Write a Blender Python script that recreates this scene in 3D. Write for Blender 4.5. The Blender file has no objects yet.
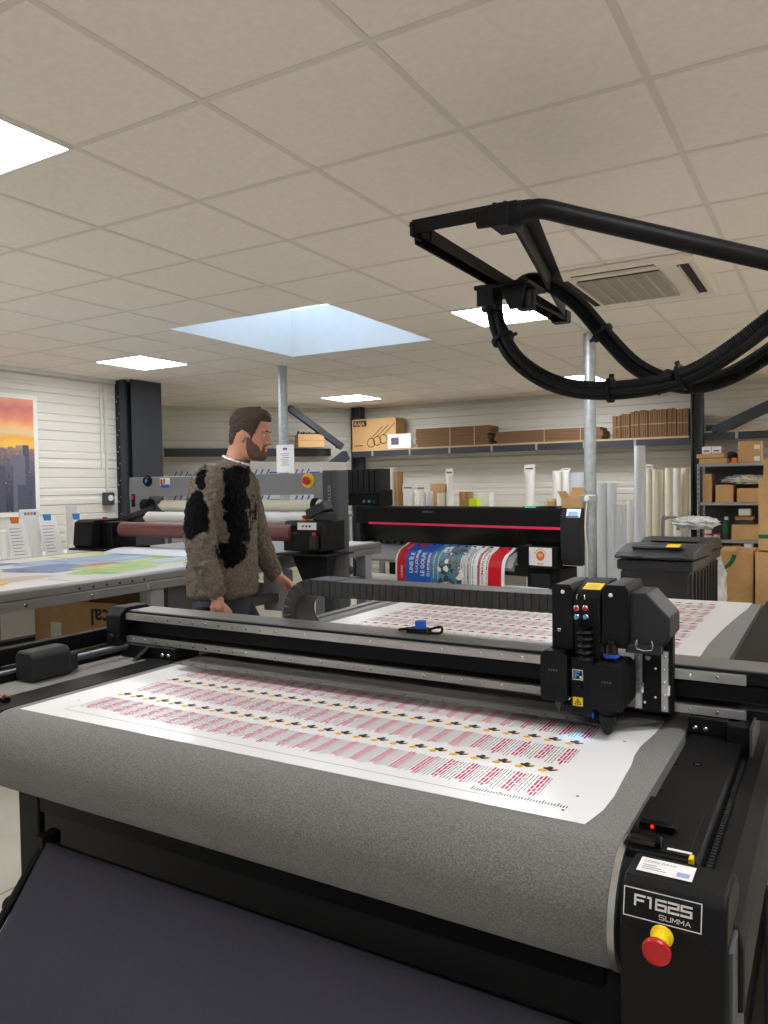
import bpy, bmesh, math, random
from mathutils import Vector, Matrix, noise
random.seed(7)
PI = math.pi
S = bpy.context.scene
COL = S.collection

# ------------------------------------------------------------------ camera calibration (real place, metres)
YAW, PITCH, ROLL, FPX, HC = .531, -.033, -.015, 769.947, 1.45
def _axes():
    cy, sy = math.cos(YAW), math.sin(YAW)
    f = Vector((-sy*math.cos(PITCH), cy*math.cos(PITCH), math.sin(PITCH)))
    rt = Vector((cy, sy, 0)); up = rt.cross(f)
    c, s = math.cos(ROLL), math.sin(ROLL)
    return c*rt + s*up, -s*rt + c*up, f
CX, CU, CF = _axes()
EYE = Vector((0, 0, HC))
def ray(x, y): return CX*((x-384)/FPX) - CU*((y-512)/FPX) + CF
def PX(x, y, v): r = ray(x, y); return EYE + r*(v/r.x)
def PY(x, y, v): r = ray(x, y); return EYE + r*(v/r.y)
def PZ(x, y, v): r = ray(x, y); return EYE + r*((v-HC)/r.z)
def PD(x, y, t): return EYE + ray(x, y)*t
HCEIL = 2.642
EXPOSURE = -0.14

# ------------------------------------------------------------------ camera, world, view
cd_ = bpy.data.cameras.new('camera'); cam = bpy.data.objects.new('camera', cd_); COL.objects.link(cam)
cd_.sensor_fit = 'VERTICAL'; cd_.sensor_height = 36; cd_.lens = FPX/1024*36; cd_.clip_start = .05; cd_.clip_end = 60
rm = Matrix((CX, CU, -CF)).transposed().to_4x4(); rm.translation = EYE; cam.matrix_world = rm
S.camera = cam
wd = bpy.data.worlds.new('world'); S.world = wd; wd.use_nodes = True
wd.node_tree.nodes['Background'].inputs['Color'].default_value = (.6, .75, 1, 1); wd.node_tree.nodes['Background'].inputs['Strength'].default_value = .3
S.view_settings.view_transform = 'Standard'; S.view_settings.look = 'None'; S.view_settings.gamma = 1; S.view_settings.use_curve_mapping = False
S.view_settings.exposure = EXPOSURE
S.cycles.use_denoising = True; S.cycles.max_bounces = 10; S.cycles.diffuse_bounces = 6; S.cycles.transparent_max_bounces = 12
S.cycles.sample_clamp_indirect = 8; S.cycles.caustics_reflective = False; S.cycles.caustics_refractive = False

# ------------------------------------------------------------------ materials
def lin(c):
    c = c/255.0
    return c/12.92 if c <= .04045 else ((c+.055)/1.055)**2.4
def L3(c): return (lin(c[0]), lin(c[1]), lin(c[2]), 1)
M = {}
def mat(name, rgb, rough=.5, metal=0.0, var=.06, scale=30.0, bump=0.0, bscale=None, coat=0.0, spec=.5, stretch=None):
    m = bpy.data.materials.new(name); m.use_nodes = True
    nt = m.node_tree; n = nt.nodes; l = nt.links
    b = n['Principled BSDF']
    b.inputs['Roughness'].default_value = rough
    b.inputs['Metallic'].default_value = metal
    b.inputs['Specular IOR Level'].default_value = spec
    if coat: b.inputs['Coat Weight'].default_value = coat
    tc = n.new('ShaderNodeTexCoord'); no = n.new('ShaderNodeTexNoise')
    no.inputs['Scale'].default_value = scale; no.inputs['Detail'].default_value = 4
    src = tc.outputs['Object']
    if stretch:
        mp = n.new('ShaderNodeMapping'); mp.inputs['Scale'].default_value = stretch
        l.new(src, mp.inputs['Vector']); src = mp.outputs['Vector']
    l.new(src, no.inputs['Vector'])
    rp = n.new('ShaderNodeValToRGB')
    c = L3(rgb)
    rp.color_ramp.elements[0].position = .3; rp.color_ramp.elements[1].position = .7
    rp.color_ramp.elements[0].color = tuple(max(0, x*(1-var)) for x in c[:3])+(1,)
    rp.color_ramp.elements[1].color = tuple(min(1, x*(1+var)) for x in c[:3])+(1,)
    l.new(no.outputs['Fac'], rp.inputs['Fac']); l.new(rp.outputs['Color'], b.inputs['Base Color'])
    if bump:
        bp = n.new('ShaderNodeBump'); bp.inputs['Strength'].default_value = bump; bp.inputs['Distance'].default_value = .01
        n2 = n.new('ShaderNodeTexNoise'); n2.inputs['Scale'].default_value = bscale or scale*3; n2.inputs['Detail'].default_value = 3
        l.new(src, n2.inputs['Vector']); l.new(n2.outputs['Fac'], bp.inputs['Height']); l.new(bp.outputs['Normal'], b.inputs['Normal'])
    M[name] = m
    return m
def emit(name, rgb, strength):
    m = bpy.data.materials.new(name); m.use_nodes = True
    b = m.node_tree.nodes['Principled BSDF']
    b.inputs['Base Color'].default_value = L3(rgb)
    b.inputs['Emission Color'].default_value = L3(rgb); b.inputs['Emission Strength'].default_value = strength
    M[name] = m
    return m
mat('tile', (248, 240, 229), .95, 0, .03, 40, .15, 300)
mat('tbar', (230, 222, 211), .6, 0, .02, 10)
mat('wallpanel', (220, 218, 208), .55, 0, .02, 3)
mat('plaster', (228, 224, 214), .8, 0, .03, 5)
mat('concrete', (208, 201, 184), .55, 0, .10, 3, .08, 60)
mat('joint', (150, 145, 132), .9)
mat('steel_dark', (50, 55, 62), .5, .0, .10, 6)
mat('black', (12, 12, 13), .5, 0, .15, 18, spec=.22)
mat('black_satin', (14, 14, 15), .52, 0, .15, 18, .03, 500, spec=.22)
mat('black_rough', (24, 24, 25), .7, 0, .15, 40, .15, 300)
mat('black_gloss', (10, 10, 11), .15, 0, .1, 10)
mat('charcoal', (30, 31, 33), .5, 0, .08, 14)
mat('rubber', (15, 15, 16), .5, 0, .1, 30, spec=.22)
mat('chain', (44, 43, 42), .5, 0, .12, 40)
mat('alu', (186, 184, 178), .35, .85, .05, 8, stretch=(1, 30, 30))
mat('alu_y', (132, 131, 128), .45, .6, .05, 8)
mat('alu_grey', (158, 160, 163), .45, .35, .04, 10)
mat('galv', (182, 188, 190), .45, .55, .16, 22)
mat('chrome', (215, 215, 215), .2, 1, .03, 10)
mat('grey_paint', (136, 138, 142), .45, 0, .04, 10)
mat('dgrey_paint', (62, 64, 68), .5, 0, .06, 10)
mat('vinyl', (238, 238, 238), .3, 0, .012, 4, 0, None, .15)
mat('white', (236, 235, 231), .5, 0, .02, 10)
mat('white_gloss', (240, 240, 238), .25, 0, .02, 10)
mat('paper', (232, 231, 226), .7, 0, .02, 10)
mat('cream', (226, 220, 200), .6, 0, .03, 8)
mat('rollblue', (214, 219, 226), .4, 0, .02, 8)
mat('cardboard', (200, 160, 108), .8, 0, .07, 20, .06, 150)
mat('cardboard2', (168, 128, 84), .8, 0, .10, 14, .06, 150)
mat('brownboard', (118, 88, 62), .85, 0, .14, 25, .1, 120, stretch=(12, 1, 1))
mat('tape', (196, 158, 108), .3, 0, .04, 20)
mat('wood', (186, 164, 130), .6, 0, .10, 8, stretch=(1, 8, 8))
mat('ink_black', (28, 26, 26), .6)
mat('ink_red', (186, 30, 88), .6, 0, .04)
mat('ink_grey', (92, 86, 92), .6)
mat('ink_yellow', (240, 184, 30), .6)
mat('red', (196, 24, 32), .35, 0, .05)
mat('redroll', (112, 66, 64), .55, 0, .06, 14)
mat('yellow', (246, 212, 10), .4, 0, .03)
mat('blue', (34, 84, 190), .4, 0, .05)
mat('skyblue', (70, 150, 215), .4, 0, .05)
mat('orange', (236, 120, 24), .5, 0, .05)
mat('green', (30, 110, 60), .5, 0, .06)
mat('lime', (205, 235, 20), .5)
mat('pink', (232, 52, 98), .4, 0, .02)
mat('teal', (92, 150, 140), .5)
mat('bannerblue', (36, 92, 190), .35, 0, .05, 6)
mat('bannerred', (205, 24, 36), .35, 0, .03, 6)
mat('grille', (186, 178, 164), .6)
mat('ac_white', (238, 230, 214), .45, 0, .02, 6)
mat('dark_hole', (40, 36, 32), .8)
mat('binplastic', (50, 51, 54), .45, 0, .06, 10, .05, 80)
mat('fabric_blue', (50, 50, 62), .85, 0, .06, 120, .2, 700)
mat('skin', (200, 144, 120), .5, 0, .06, 30)
mat('hair', (62, 46, 36), .7, 0, .3, 60, .6, 160)
mat('beard', (98, 68, 54), .8, 0, .25, 90, .5, 260)
mat('denim', (48, 52, 62), .85, 0, .14, 40, .2, 300)
mat('shoe', (34, 34, 36), .6)
mat('led_glass', (120, 20, 20), .3)
emit('panel_light', (250, 251, 255), 30.0)
emit('sky_light', (196, 222, 252), 1.9)
emit('red_led', (255, 20, 10), 4.0)
emit('green_lcd', (70, 210, 120), .6)
emit('blue_lcd', (40, 80, 220), .5)
emit('white_lcd', (215, 232, 245), .5)
emit('fill_glow', (225, 235, 255), .25)  # glow of the added, unseen window behind the camera

def felt():
    m = mat('felt', (122, 120, 116), .92, 0, .10, 90, .45, 420); nt = m.node_tree; n = nt.nodes; l = nt.links
    b = n['Principled BSDF']
    tc = n.new('ShaderNodeTexCoord'); v = n.new('ShaderNodeTexNoise'); v.inputs['Scale'].default_value = 260; v.inputs['Detail'].default_value = 5
    l.new(tc.outputs['Object'], v.inputs['Vector'])
    rp = n.new('ShaderNodeValToRGB'); rp.color_ramp.elements[0].position = .38; rp.color_ramp.elements[1].position = .66
    rp.color_ramp.elements[0].color = L3((106, 104, 100)); rp.color_ramp.elements[1].color = L3((134, 132, 127))
    l.new(v.outputs['Fac'], rp.inputs['Fac']); l.new(rp.outputs['Color'], b.inputs['Base Color'])
    b.inputs['Sheen Weight'].default_value = .15
felt()
def clear_guard():
    m = bpy.data.materials.new('clear_guard'); m.use_nodes = True; nt = m.node_tree; n = nt.nodes; l = nt.links
    out = n['Material Output']; n.remove(n['Principled BSDF'])
    tr = n.new('ShaderNodeBsdfTransparent'); tr.inputs['Color'].default_value = (.62, .60, .57, 1)
    gl = n.new('ShaderNodeBsdfGlossy'); gl.inputs['Roughness'].default_value = .06
    lw = n.new('ShaderNodeFresnel'); lw.inputs['IOR'].default_value = 1.5
    df = n.new('ShaderNodeBsdfDiffuse'); df.inputs['Color'].default_value = (.42, .40, .37, 1)
    m0 = n.new('ShaderNodeMixShader'); m0.inputs['Fac'].default_value = .20; l.new(tr.outputs[0], m0.inputs[1]); l.new(df.outputs[0], m0.inputs[2])
    mx = n.new('ShaderNodeMixShader')
    l.new(lw.outputs['Fac'], mx.inputs['Fac']); l.new(m0.outputs[0], mx.inputs[1]); l.new(gl.outputs[0], mx.inputs[2])
    l.new(mx.outputs[0], out.inputs['Surface']); M['clear_guard'] = m
clear_guard()
def plastic_bag():
    m = bpy.data.materials.new('plastic_bag'); m.use_nodes = True; nt = m.node_tree; n = nt.nodes; l = nt.links
    out = n['Material Output']; b = n['Principled BSDF']
    b.inputs['Base Color'].default_value = L3((244, 248, 248)); b.inputs['Roughness'].default_value = .25; b.inputs['Transmission Weight'].default_value = .0; b.inputs['Subsurface Weight'].default_value = .6; b.inputs['Subsurface Radius'].default_value = (.1, .1, .1)
    tr = n.new('ShaderNodeBsdfTransparent'); tr.inputs['Color'].default_value = (.93, .95, .96, 1)
    no = n.new('ShaderNodeTexNoise'); no.inputs['Scale'].default_value = 14; no.inputs['Detail'].default_value = 6
    tc = n.new('ShaderNodeTexCoord'); l.new(tc.outputs['Object'], no.inputs['Vector'])
    rp = n.new('ShaderNodeValToRGB'); rp.color_ramp.elements[0].position = .35; rp.color_ramp.elements[1].position = .7
    rp.color_ramp.elements[0].color = (.6, .6, .6, 1); rp.color_ramp.elements[1].color = (.98, .98, .98, 1)
    l.new(no.outputs['Fac'], rp.inputs['Fac'])
    mx = n.new('ShaderNodeMixShader'); l.new(rp.outputs['Color'], mx.inputs['Fac'])
    l.new(tr.outputs[0], mx.inputs[1]); l.new(b.outputs[0], mx.inputs[2]); l.new(mx.outputs[0], out.inputs['Surface'])
    M['plastic_bag'] = m
plastic_bag()
def ramp_mat(name, axis, stops, rough=.5, nscale=6, namt=.1, bscale=None):
    """a printed picture: colours change along one object axis, broken up with noise"""
    m = bpy.data.materials.new(name); m.use_nodes = True; nt = m.node_tree; n = nt.nodes; l = nt.links
    b = n['Principled BSDF']; b.inputs['Roughness'].default_value = rough
    tc = n.new('ShaderNodeTexCoord'); sp = n.new('ShaderNodeSeparateXYZ'); l.new(tc.outputs['Object'], sp.inputs[0])
    no = n.new('ShaderNodeTexNoise'); no.inputs['Scale'].default_value = nscale; no.inputs['Detail'].default_value = 5
    l.new(tc.outputs['Object'], no.inputs['Vector'])
    ma = n.new('ShaderNodeMath'); ma.operation = 'MULTIPLY_ADD'
    ma.inputs[1].default_value = namt
    l.new(no.outputs['Fac'], ma.inputs[0]); l.new(sp.outputs[axis], ma.inputs[2])
    rp = n.new('ShaderNodeValToRGB'); cr = rp.color_ramp
    lo, hi = stops[0][0], stops[-1][0]
    mr = n.new('ShaderNodeMapRange'); mr.inputs['From Min'].default_value = lo+namt*.5; mr.inputs['From Max'].default_value = hi+namt*.5
    l.new(ma.outputs[0], mr.inputs['Value']); l.new(mr.outputs[0], rp.inputs['Fac'])
    while len(cr.elements) > 1: cr.elements.remove(cr.elements[-1])
    cr.elements[0].position = 0; cr.elements[0].color = L3(stops[0][1])
    for p, c in stops[1:]:
        e = cr.elements.new((p-lo)/(hi-lo)); e.color = L3(c)
    l.new(rp.outputs['Color'], b.inputs['Base Color']); M[name] = m
    return m

# ------------------------------------------------------------------ mesh builder
class MB:
    def __init__(s, o=(0, 0, 0)):
        s.v = []; s.f = []; s.mi = []; s.sm = []; s.o = Vector(o); s.mx = None
    def put(s, vs, fs, mi=0, smooth=False):
        b = len(s.v)
        for p in vs:
            p = Vector(p)
            if s.mx is not None: p = s.mx @ p
            s.v.append(p - s.o)
        for f in fs:
            s.f.append([b+i for i in f]); s.mi.append(mi); s.sm.append(smooth)
        return s
    def box(s, x0, x1, y0, y1, z0, z1, mi=0):
        vs = [(x, y, z) for z in (z0, z1) for y in (y0, y1) for x in (x0, x1)]
        return s.put(vs, [(0, 2, 3, 1), (4, 5, 7, 6), (0, 1, 5, 4), (2, 6, 7, 3), (0, 4, 6, 2), (1, 3, 7, 5)], mi)
    def bar(s, p0, p1, w, h, mi=0, up=(0, 0, 1)):
        p0, p1 = Vector(p0), Vector(p1); d = (p1-p0).normalized(); u = Vector(up)
        a = d.cross(u)
        if a.length < 1e-4: a = d.cross(Vector((0, 1, 0)))
        a.normalize(); u = a.cross(d)
        vs = []
        for p in (p0, p1):
            for i, j in ((-1, -1), (1, -1), (1, 1), (-1, 1)): vs.append(p + a*(i*w/2) + u*(j*h/2))
        return s.put(vs, [(3, 2, 1, 0), (4, 5, 6, 7), (0, 1, 5, 4), (1, 2, 6, 5), (2, 3, 7, 6), (3, 0, 4, 7)], mi)
    def tube(s, pts, r, n=12, mi=0, cap=True):
        pts = [Vector(p) for p in pts]; k = len(pts)
        rs = r if isinstance(r, (list, tuple)) else [r]*k
        d0 = (pts[1]-pts[0]).normalized()
        a = d0.cross(Vector((0, 0, 1)))
        if a.length < 1e-3: a = d0.cross(Vector((0, 1, 0)))
        a.normalize()
        vs = []
        for i, p in enumerate(pts):
            d = (pts[min(i+1, k-1)]-pts[max(i-1, 0)]).normalized()
            a = (a - d*a.dot(d)).normalized(); b = d.cross(a)
            for j in range(n):
                t = 2*PI*j/n; vs.append(p + (a*math.cos(t)+b*math.sin(t))*rs[i])
        fs = [(i*n+j, i*n+(j+1) % n, (i+1)*n+(j+1) % n, (i+1)*n+j) for i in range(k-1) for j in range(n)]
        s.put(vs, fs, mi, True)
        if cap:
            s.put(vs[:n], [tuple(reversed(range(n)))], mi); s.put(vs[-n:], [tuple(range(n))], mi)
        return s
    def cyl(s, p0, p1, r, n=20, mi=0): return s.tube([p0, p1], r, n, mi)
    def hollow(s, p0, p1, r, ri, n=24, mi=0, mi2=None):
        p0, p1 = Vector(p0), Vector(p1); d = (p1-p0).normalized()
        e = d*min(.25, (p1-p0).length*.4)
        path = [p0+e, p0, p0, p1, p1, p1-e]; rr = [ri, ri, r, r, ri, ri]
        a = d.cross(Vector((0, 0, 1)))
        if a.length < 1e-3: a = Vector((1, 0, 0))
        a.normalize(); b = d.cross(a)
        for q in range(5):
            vs = [path[q+i] + (a*math.cos(2*PI*j/n)+b*math.sin(2*PI*j/n))*rr[q+i] for i in (0, 1) for j in range(n)]
            s.put(vs, [(j, (j+1) % n, n+(j+1) % n, n+j) for j in range(n)], mi if q == 2 else (mi2 if mi2 is not None else mi), q in (0, 2, 4))
        for q in (0, 5):
            vs = [path[q] + (a*math.cos(2*PI*j/n)+b*math.sin(2*PI*j/n))*rr[q] for j in range(n)]
            s.put(vs, [tuple(range(n))], mi2 if mi2 is not None else mi)
        return s
    def prism(s, poly, axis, a0, a1, mi=0, smooth=False):
        """poly in the two other axes (order x,y,z without axis), extruded along axis"""
        def P(u, v, w): return {'x': (w, u, v), 'y': (u, w, v), 'z': (u, v, w)}[axis]
        n = len(poly)
        vs = [P(u, v, a0) for u, v in poly] + [P(u, v, a1) for u, v in poly]
        ar = sum(poly[i][0]*poly[(i+1) % n][1]-poly[(i+1) % n][0]*poly[i][1] for i in range(n))
        fs = [(i, (i+1) % n, n+(i+1) % n, n+i) for i in range(n)]
        flip = (ar > 0) == (axis == 'y')
        flip = flip if a1 > a0 else not flip
        if flip: fs = [tuple(reversed(f)) for f in fs]
        c0 = tuple(range(n)); c1 = tuple(range(n, 2*n))
        if flip: s.put(vs, fs, mi, smooth); s.put(vs, [c0], mi); s.put(vs, [tuple(reversed(c1))], mi)
        else: s.put(vs, fs, mi, smooth); s.put(vs, [tuple(reversed(c0))], mi); s.put(vs, [c1], mi)
        return s
    def lathe(s, prof, c, n=20, mi=0, axis=None):
        """prof: (r, h) list; axis vector direction from c"""
        c = Vector(c); d = Vector(axis or (0, 0, 1)).normalized()
        a = d.cross(Vector((0, 0, 1)))
        if a.length < 1e-3: a = Vector((1, 0, 0))
        a.normalize(); b = d.cross(a); vs = []
        for r, h in prof:
            for j in range(n):
                t = 2*PI*j/n; vs.append(c + d*h + (a*math.cos(t)+b*math.sin(t))*max(r, 1e-4))
        k = len(prof)
        fs = [(i*n+j, i*n+(j+1) % n, (i+1)*n+(j+1) % n, (i+1)*n+j) for i in range(k-1) for j in range(n)]
        s.put(vs, fs, mi, True)
        return s
    def ball(s, c, rx, ry, rz, nu=16, nv=10, mi=0):
        c = Vector(c); vs = []; fs = []
        for i in range(nv+1):
            p = PI*i/nv
            for j in range(nu):
                t = 2*PI*j/nu
                vs.append(c + Vector((rx*math.sin(p)*math.cos(t), ry*math.sin(p)*math.sin(t), -rz*math.cos(p))))
        fs = [(i*nu+j, i*nu+(j+1) % nu, (i+1)*nu+(j+1) % nu, (i+1)*nu+j) for i in range(nv) for j in range(nu)]
        return s.put(vs, fs, mi, True)
    def quad(s, a, b, c, d, mi=0): return s.put([a, b, c, d], [(0, 1, 2, 3)], mi)
    def text(s, txt, origin, ux, uy, size, mi=0, f=None, bold=0.0, width=None, depth=0.0):
        cu = bpy.data.curves.new('t', 'FONT'); cu.body = txt; cu.size = 1; cu.offset = bold; cu.resolution_u = 3
        ob = bpy.data.objects.new('t', cu); me = ob.to_mesh()
        vs = [v.co.copy() for v in me.vertices]; fs = [tuple(p.vertices) for p in me.polygons]
        ob.to_mesh_clear(); bpy.data.objects.remove(ob); bpy.data.curves.remove(cu)
        if not vs: return s
        x0 = min(v.x for v in vs); x1 = max(v.x for v in vs)
        sx = size if width is None else width/(x1-x0)
        o, ux, uy = Vector(origin), Vector(ux).normalized(), Vector(uy).normalized()
        if f: pts = [f((v.x-x0)*sx, v.y*size) for v in vs]
        else: pts = [o + ux*((v.x-x0)*sx) + uy*(v.y*size) for v in vs]
        return s.put(pts, fs, mi)
    def build(s, name, mats, parent=None, bevel=0, seg=2, sub=0, weld=True):
        me = bpy.data.meshes.new(name)
        me.from_pydata([tuple(p) for p in s.v], [], s.f)
        mats = mats if isinstance(mats, (list, tuple)) else [mats]
        for m in mats: me.materials.append(M[m])
        for p, i, sm in zip(me.polygons, s.mi, s.sm): p.material_index = i; p.use_smooth = sm
        if weld:
            bm = bmesh.new(); bm.from_mesh(me); bmesh.ops.remove_doubles(bm, verts=bm.verts, dist=2e-5)
            bm.to_mesh(me); bm.free()
        me.update()
        if any(s.sm): me.set_sharp_from_angle(angle=math.radians(42))
        o = bpy.data.objects.new(name, me); COL.objects.link(o)
        if parent is not None: o.parent = parent
        else: o.location = s.o
        if bevel:
            b = o.modifiers.new('Bevel', 'BEVEL'); b.width = bevel; b.segments = seg; b.limit_method = 'ANGLE'; b.angle_limit = math.radians(40)
        return o
def tag(o, label, cat, group=None):
    o['label'] = label; o['category'] = cat
    if group: o['group'] = group
    return o
def thing(name, label, cat, loc=(0, 0, 0), rz=0, group=None):
    o = bpy.data.objects.new(name, None); COL.objects.link(o); o.location = loc; o.rotation_euler = (0, 0, rz); o.empty_display_size = .1
    return tag(o, label, cat, group)
def struct(o): o['kind'] = 'structure'; return o
def copy_tree(o, parent=None):
    c = o.copy(); COL.objects.link(c)
    if parent is not None: c.parent = parent
    for ch in list(o.children): copy_tree(ch, c)
    return c
def smooth_path(pts, n=8):
    """Catmull-Rom through the points"""
    pts = [Vector(p) for p in pts]; P = [pts[0]*2-pts[1]] + pts + [pts[-1]*2-pts[-2]]; out = []
    for i in range(1, len(P)-2):
        a, b, c, d = P[i-1], P[i], P[i+1], P[i+2]
        for k in range(n):
            t = k/n
            out.append(.5*((2*b)+(c-a)*t+(2*a-5*b+4*c-d)*t*t+(3*b-a-3*c+d)*t*t*t))
    out.append(pts[-1]); return out

# ================================================================== THE ROOM
XL, XR, YF, YB = -6.75, 2.6, -2.6, 10.0
m = MB(); m.put([(XL-1.6, YF, 0), (XR, YF, 0), (XR, YB+.1, 0), (XL-1.6, YB+.1, 0)], [(0, 1, 2, 3)])
for k in range(5): m.box(-8.2, XR, -1.2+k*2.4, -1.19+k*2.4, -.01, .0008, 1)
for k in range(5): m.box(-7.4+k*2.4, -7.39+k*2.4, YF, YB, -.01, .0008, 1)
struct(m.build('floor', ['concrete', 'joint']))

# suspended ceiling of 600 mm tiles with the opening of the skylight
GX, GY, G = -2.284, 1.802, .6
SK = (-4.262, -2.852, 4.16, 5.672)
m = MB(); cx0, cx1, cy0, cy1 = XL-1.6, XR, YF, YB+.1
for (x0, x1, y0, y1) in ((cx0, SK[0], cy0, cy1), (SK[1], cx1, cy0, cy1), (SK[0], SK[1], cy0, SK[2]), (SK[0], SK[1], SK[3], cy1)):
    m.put([(x0, y0, HCEIL), (x0, y1, HCEIL), (x1, y1, HCEIL), (x1, y0, HCEIL)], [(0, 1, 2, 3)])
tb = .012
i0, i1 = math.ceil((cx0-GX)/G), math.floor((cx1-GX)/G)
j0, j1 = math.ceil((cy0-GY)/G), math.floor((cy1-GY)/G)
for i in range(i0, i1+1):
    x = GX+G*i
    for (a, b) in (((cy0, SK[2]), (SK[3], cy1)) if SK[0] < x < SK[1] else ((cy0, cy1),)): m.box(x-tb, x+tb, a, b, HCEIL-.0022, HCEIL-.0003, 1)
for j in range(j0, j1+1):
    y = GY+G*j
    for (a, b) in (((cx0, SK[0]), (SK[1], cx1)) if SK[2] < y < SK[3] else ((cx0, cx1),)): m.box(a, b, y-tb, y+tb, HCEIL-.002, HCEIL-.0003, 1)
struct(m.build('ceiling', ['tile', 'tbar']))
# skylight well
m = MB(); x0, x1, y0, y1 = SK; zt = HCEIL+.42
m.put([(x0, y0, HCEIL), (x1, y0, HCEIL), (x1, y1, HCEIL), (x0, y1, HCEIL), (x0, y0, zt), (x1, y0, zt), (x1, y1, zt), (x0, y1, zt)],
      [(0, 4, 5, 1), (1, 5, 6, 2), (2, 6, 7, 3), (3, 7, 4, 0)])
sk = struct(m.build('window_1', 'white'))
m = MB(); m.put([(x0, y0, zt), (x0, y1, zt), (x1, y1, zt), (x1, y0, zt)], [(0, 1, 2, 3)]); m.build('skylight_pane', 'sky_light', sk)

# sandwich-panel walls: horizontal ribs pressed into white steel
def rib_profile(h):
    out = [(0, 0)]; z = 0
    while z < h:
        for dz, d in ((.09, 0), (.005, -.008), (.008, -.008), (.005, 0), (.085, 0), (.012, .012), (.05, .012), (.012, 0), (.022, 0), (.010, .012), (.045, .012), (.012, 0), (.004, 0), (.006, -.010), (.006, 0)):
            z += dz; out.append((min(z, h), d))
            if z >= h: break
    return out
def ribbed_wall(name, p0, p1, h=HCEIL):
    """face on the left of p0 -> p1 looking back into the room"""
    p0, p1 = Vector(p0), Vector(p1); d = (p1-p0).normalized(); nrm = Vector((d.y, -d.x, 0))
    prof = rib_profile(h); m = MB(); vs = []
    for (z, o) in prof:
        for p in (p0, p1): vs.append(p + nrm*o + Vector((0, 0, z)))
    fs = [(2*i, 2*i+1, 2*i+3, 2*i+2) for i in range(len(prof)-1)]
    m.put(vs, fs)
    b0, b1 = p0-nrm*.08, p1-nrm*.08
    m.put([b0, b1, b1+Vector((0, 0, h)), b0+Vector((0, 0, h))], [(0, 1, 2, 3)])
    return struct(m.build(name, 'wallpanel'))
ribbed_wall('wall_left', (XL, YF, 0), (XL, 6.3, 0))
ribbed_wall('wall_recess', (XL, 6.3, 0), (-8.3, 6.3, 0))
ribbed_wall('wall_corner', (-8.3, 7.79, 0), (-6.37, YB, 0))
ribbed_wall('wall_side', (-8.3, 6.3, 0), (-8.3, 7.79, 0))
ribbed_wall('wall_back', (-6.37, YB, 0), (XR, YB, 0))
m = MB(); m.box(XR, XR+.1, YF, YB, 0, HCEIL); struct(m.build('wall_right', 'plaster'))
# wall behind the camera; its wide glowing window is added as fill light
m = MB(); m.box(XL, XR, YF-.1, YF, 0, .7); m.box(XL, XR, YF-.1, YF, 2.4, HCEIL); m.box(XL, -5.2, YF-.1, YF, .7, 2.4); m.box(1.6, XR, YF-.1, YF, .7, 2.4)
struct(m.build('wall_front', 'grey_paint'))
m = MB()
for k in range(5):
    x = -5.2+k*1.7; m.box(x-.03, x+.03, YF-.08, YF-.02, .7, 2.4)
m.box(-5.2, 1.6, YF-.08, YF-.02, .7, .76); m.box(-5.2, 1.6, YF-.08, YF-.02, 2.34, 2.4)
w2 = struct(m.build('fill_window', 'dgrey_paint'))
m = MB(); m.put([(-5.2, YF-.06, .7), (-5.2, YF-.06, 2.4), (1.6, YF-.06, 2.4), (1.6, YF-.06, .7)], [(0, 3, 2, 1)]); m.build('fill_pane', 'fill_glow', w2)
# white corner trim where ceiling meets the left wall
m = MB(); m.box(XL, XL+.03, YF, 6.3, HCEIL-.04, HCEIL-.001); struct(m.build('trim_1', 'white'))

def ceiling_light(i, j, label):
    x0, y0 = GX+G*i, GY+G*j
    t = thing('ceiling_light', label, 'ceiling light', (x0+G/2, y0+G/2, HCEIL-.008), 0, 'square ceiling light panels'); o = (x0+G/2, y0+G/2, HCEIL-.008)
    m = MB(o); e = .012
    for (a, b, c, d) in ((0, G, 0, e), (0, G, G-e, G), (0, e, e, G-e), (G-e, G, e, G-e)): m.box(x0+a, x0+b, y0+c, y0+d, HCEIL-.010, HCEIL-.001)
    m.build('frame', 'white', t)
    m = MB(o); m.box(x0+e, x0+G-e, y0+e, y0+G-e, HCEIL-.008, HCEIL-.001); m.build('diffuser', 'panel_light', t)
ceiling_light(-1, -1, 'bright square ceiling light at the upper left edge, nearest the camera')
ceiling_light(-6, 5, 'bright square ceiling light left of the skylight, near the dark column')
ceiling_light(0, 5, 'bright square ceiling light behind the black cable boom frame')
ceiling_light(-6, 11, 'bright square ceiling light far back above the shelf carton')
ceiling_light(-1, 11, 'bright square ceiling light far back behind the right galvanised pole')
for (i, j) in ((-6, -1), (4, -1), (5, 5), (5, 11), (4, -6), (-6, -6)):  # unseen panels; the rear pair is added to brighten the ceiling
    ceiling_light(i, j, 'unseen square ceiling light panel assumed outside the view')

# ceiling cassette air conditioner
ax0, ax1, ay0, ay1 = -1.43, -.62, 4.27, 5.22; zc = HCEIL
o = ((ax0+ax1)/2, (ay0+ay1)/2, zc)
t = thing('air_conditioner', 'cream ceiling cassette air conditioner with square grille, above the right pole', 'air conditioner', o)
m = MB(o); m.prism([(ax0, zc-.002), (ax0+.02, zc-.03), (ax1-.02, zc-.03), (ax1, zc-.002)], 'y', ay0, ay1); m.build('casing', 'ac_white', t, .006)
gx0, gx1, gy0, gy1 = ax0+.14, ax1-.22, ay0+.16, ay1-.16
m = MB(o); m.box(gx0, gx1, gy0, gy1, zc-.036, zc-.0301, 1)
for k in range(26):
    y = gy0+(k+.5)*(gy1-gy0)/26; m.box(gx0, gx1, y-.006, y+.006, zc-.043, zc-.036)
for k in range(7):
    x = gx0+k*(gx1-gx0)/6; m.box(x-.006, x+.006, gy0, gy1, zc-.045, zc-.036)
m.build('grille', ['grille', 'dark_hole'], t)
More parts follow.
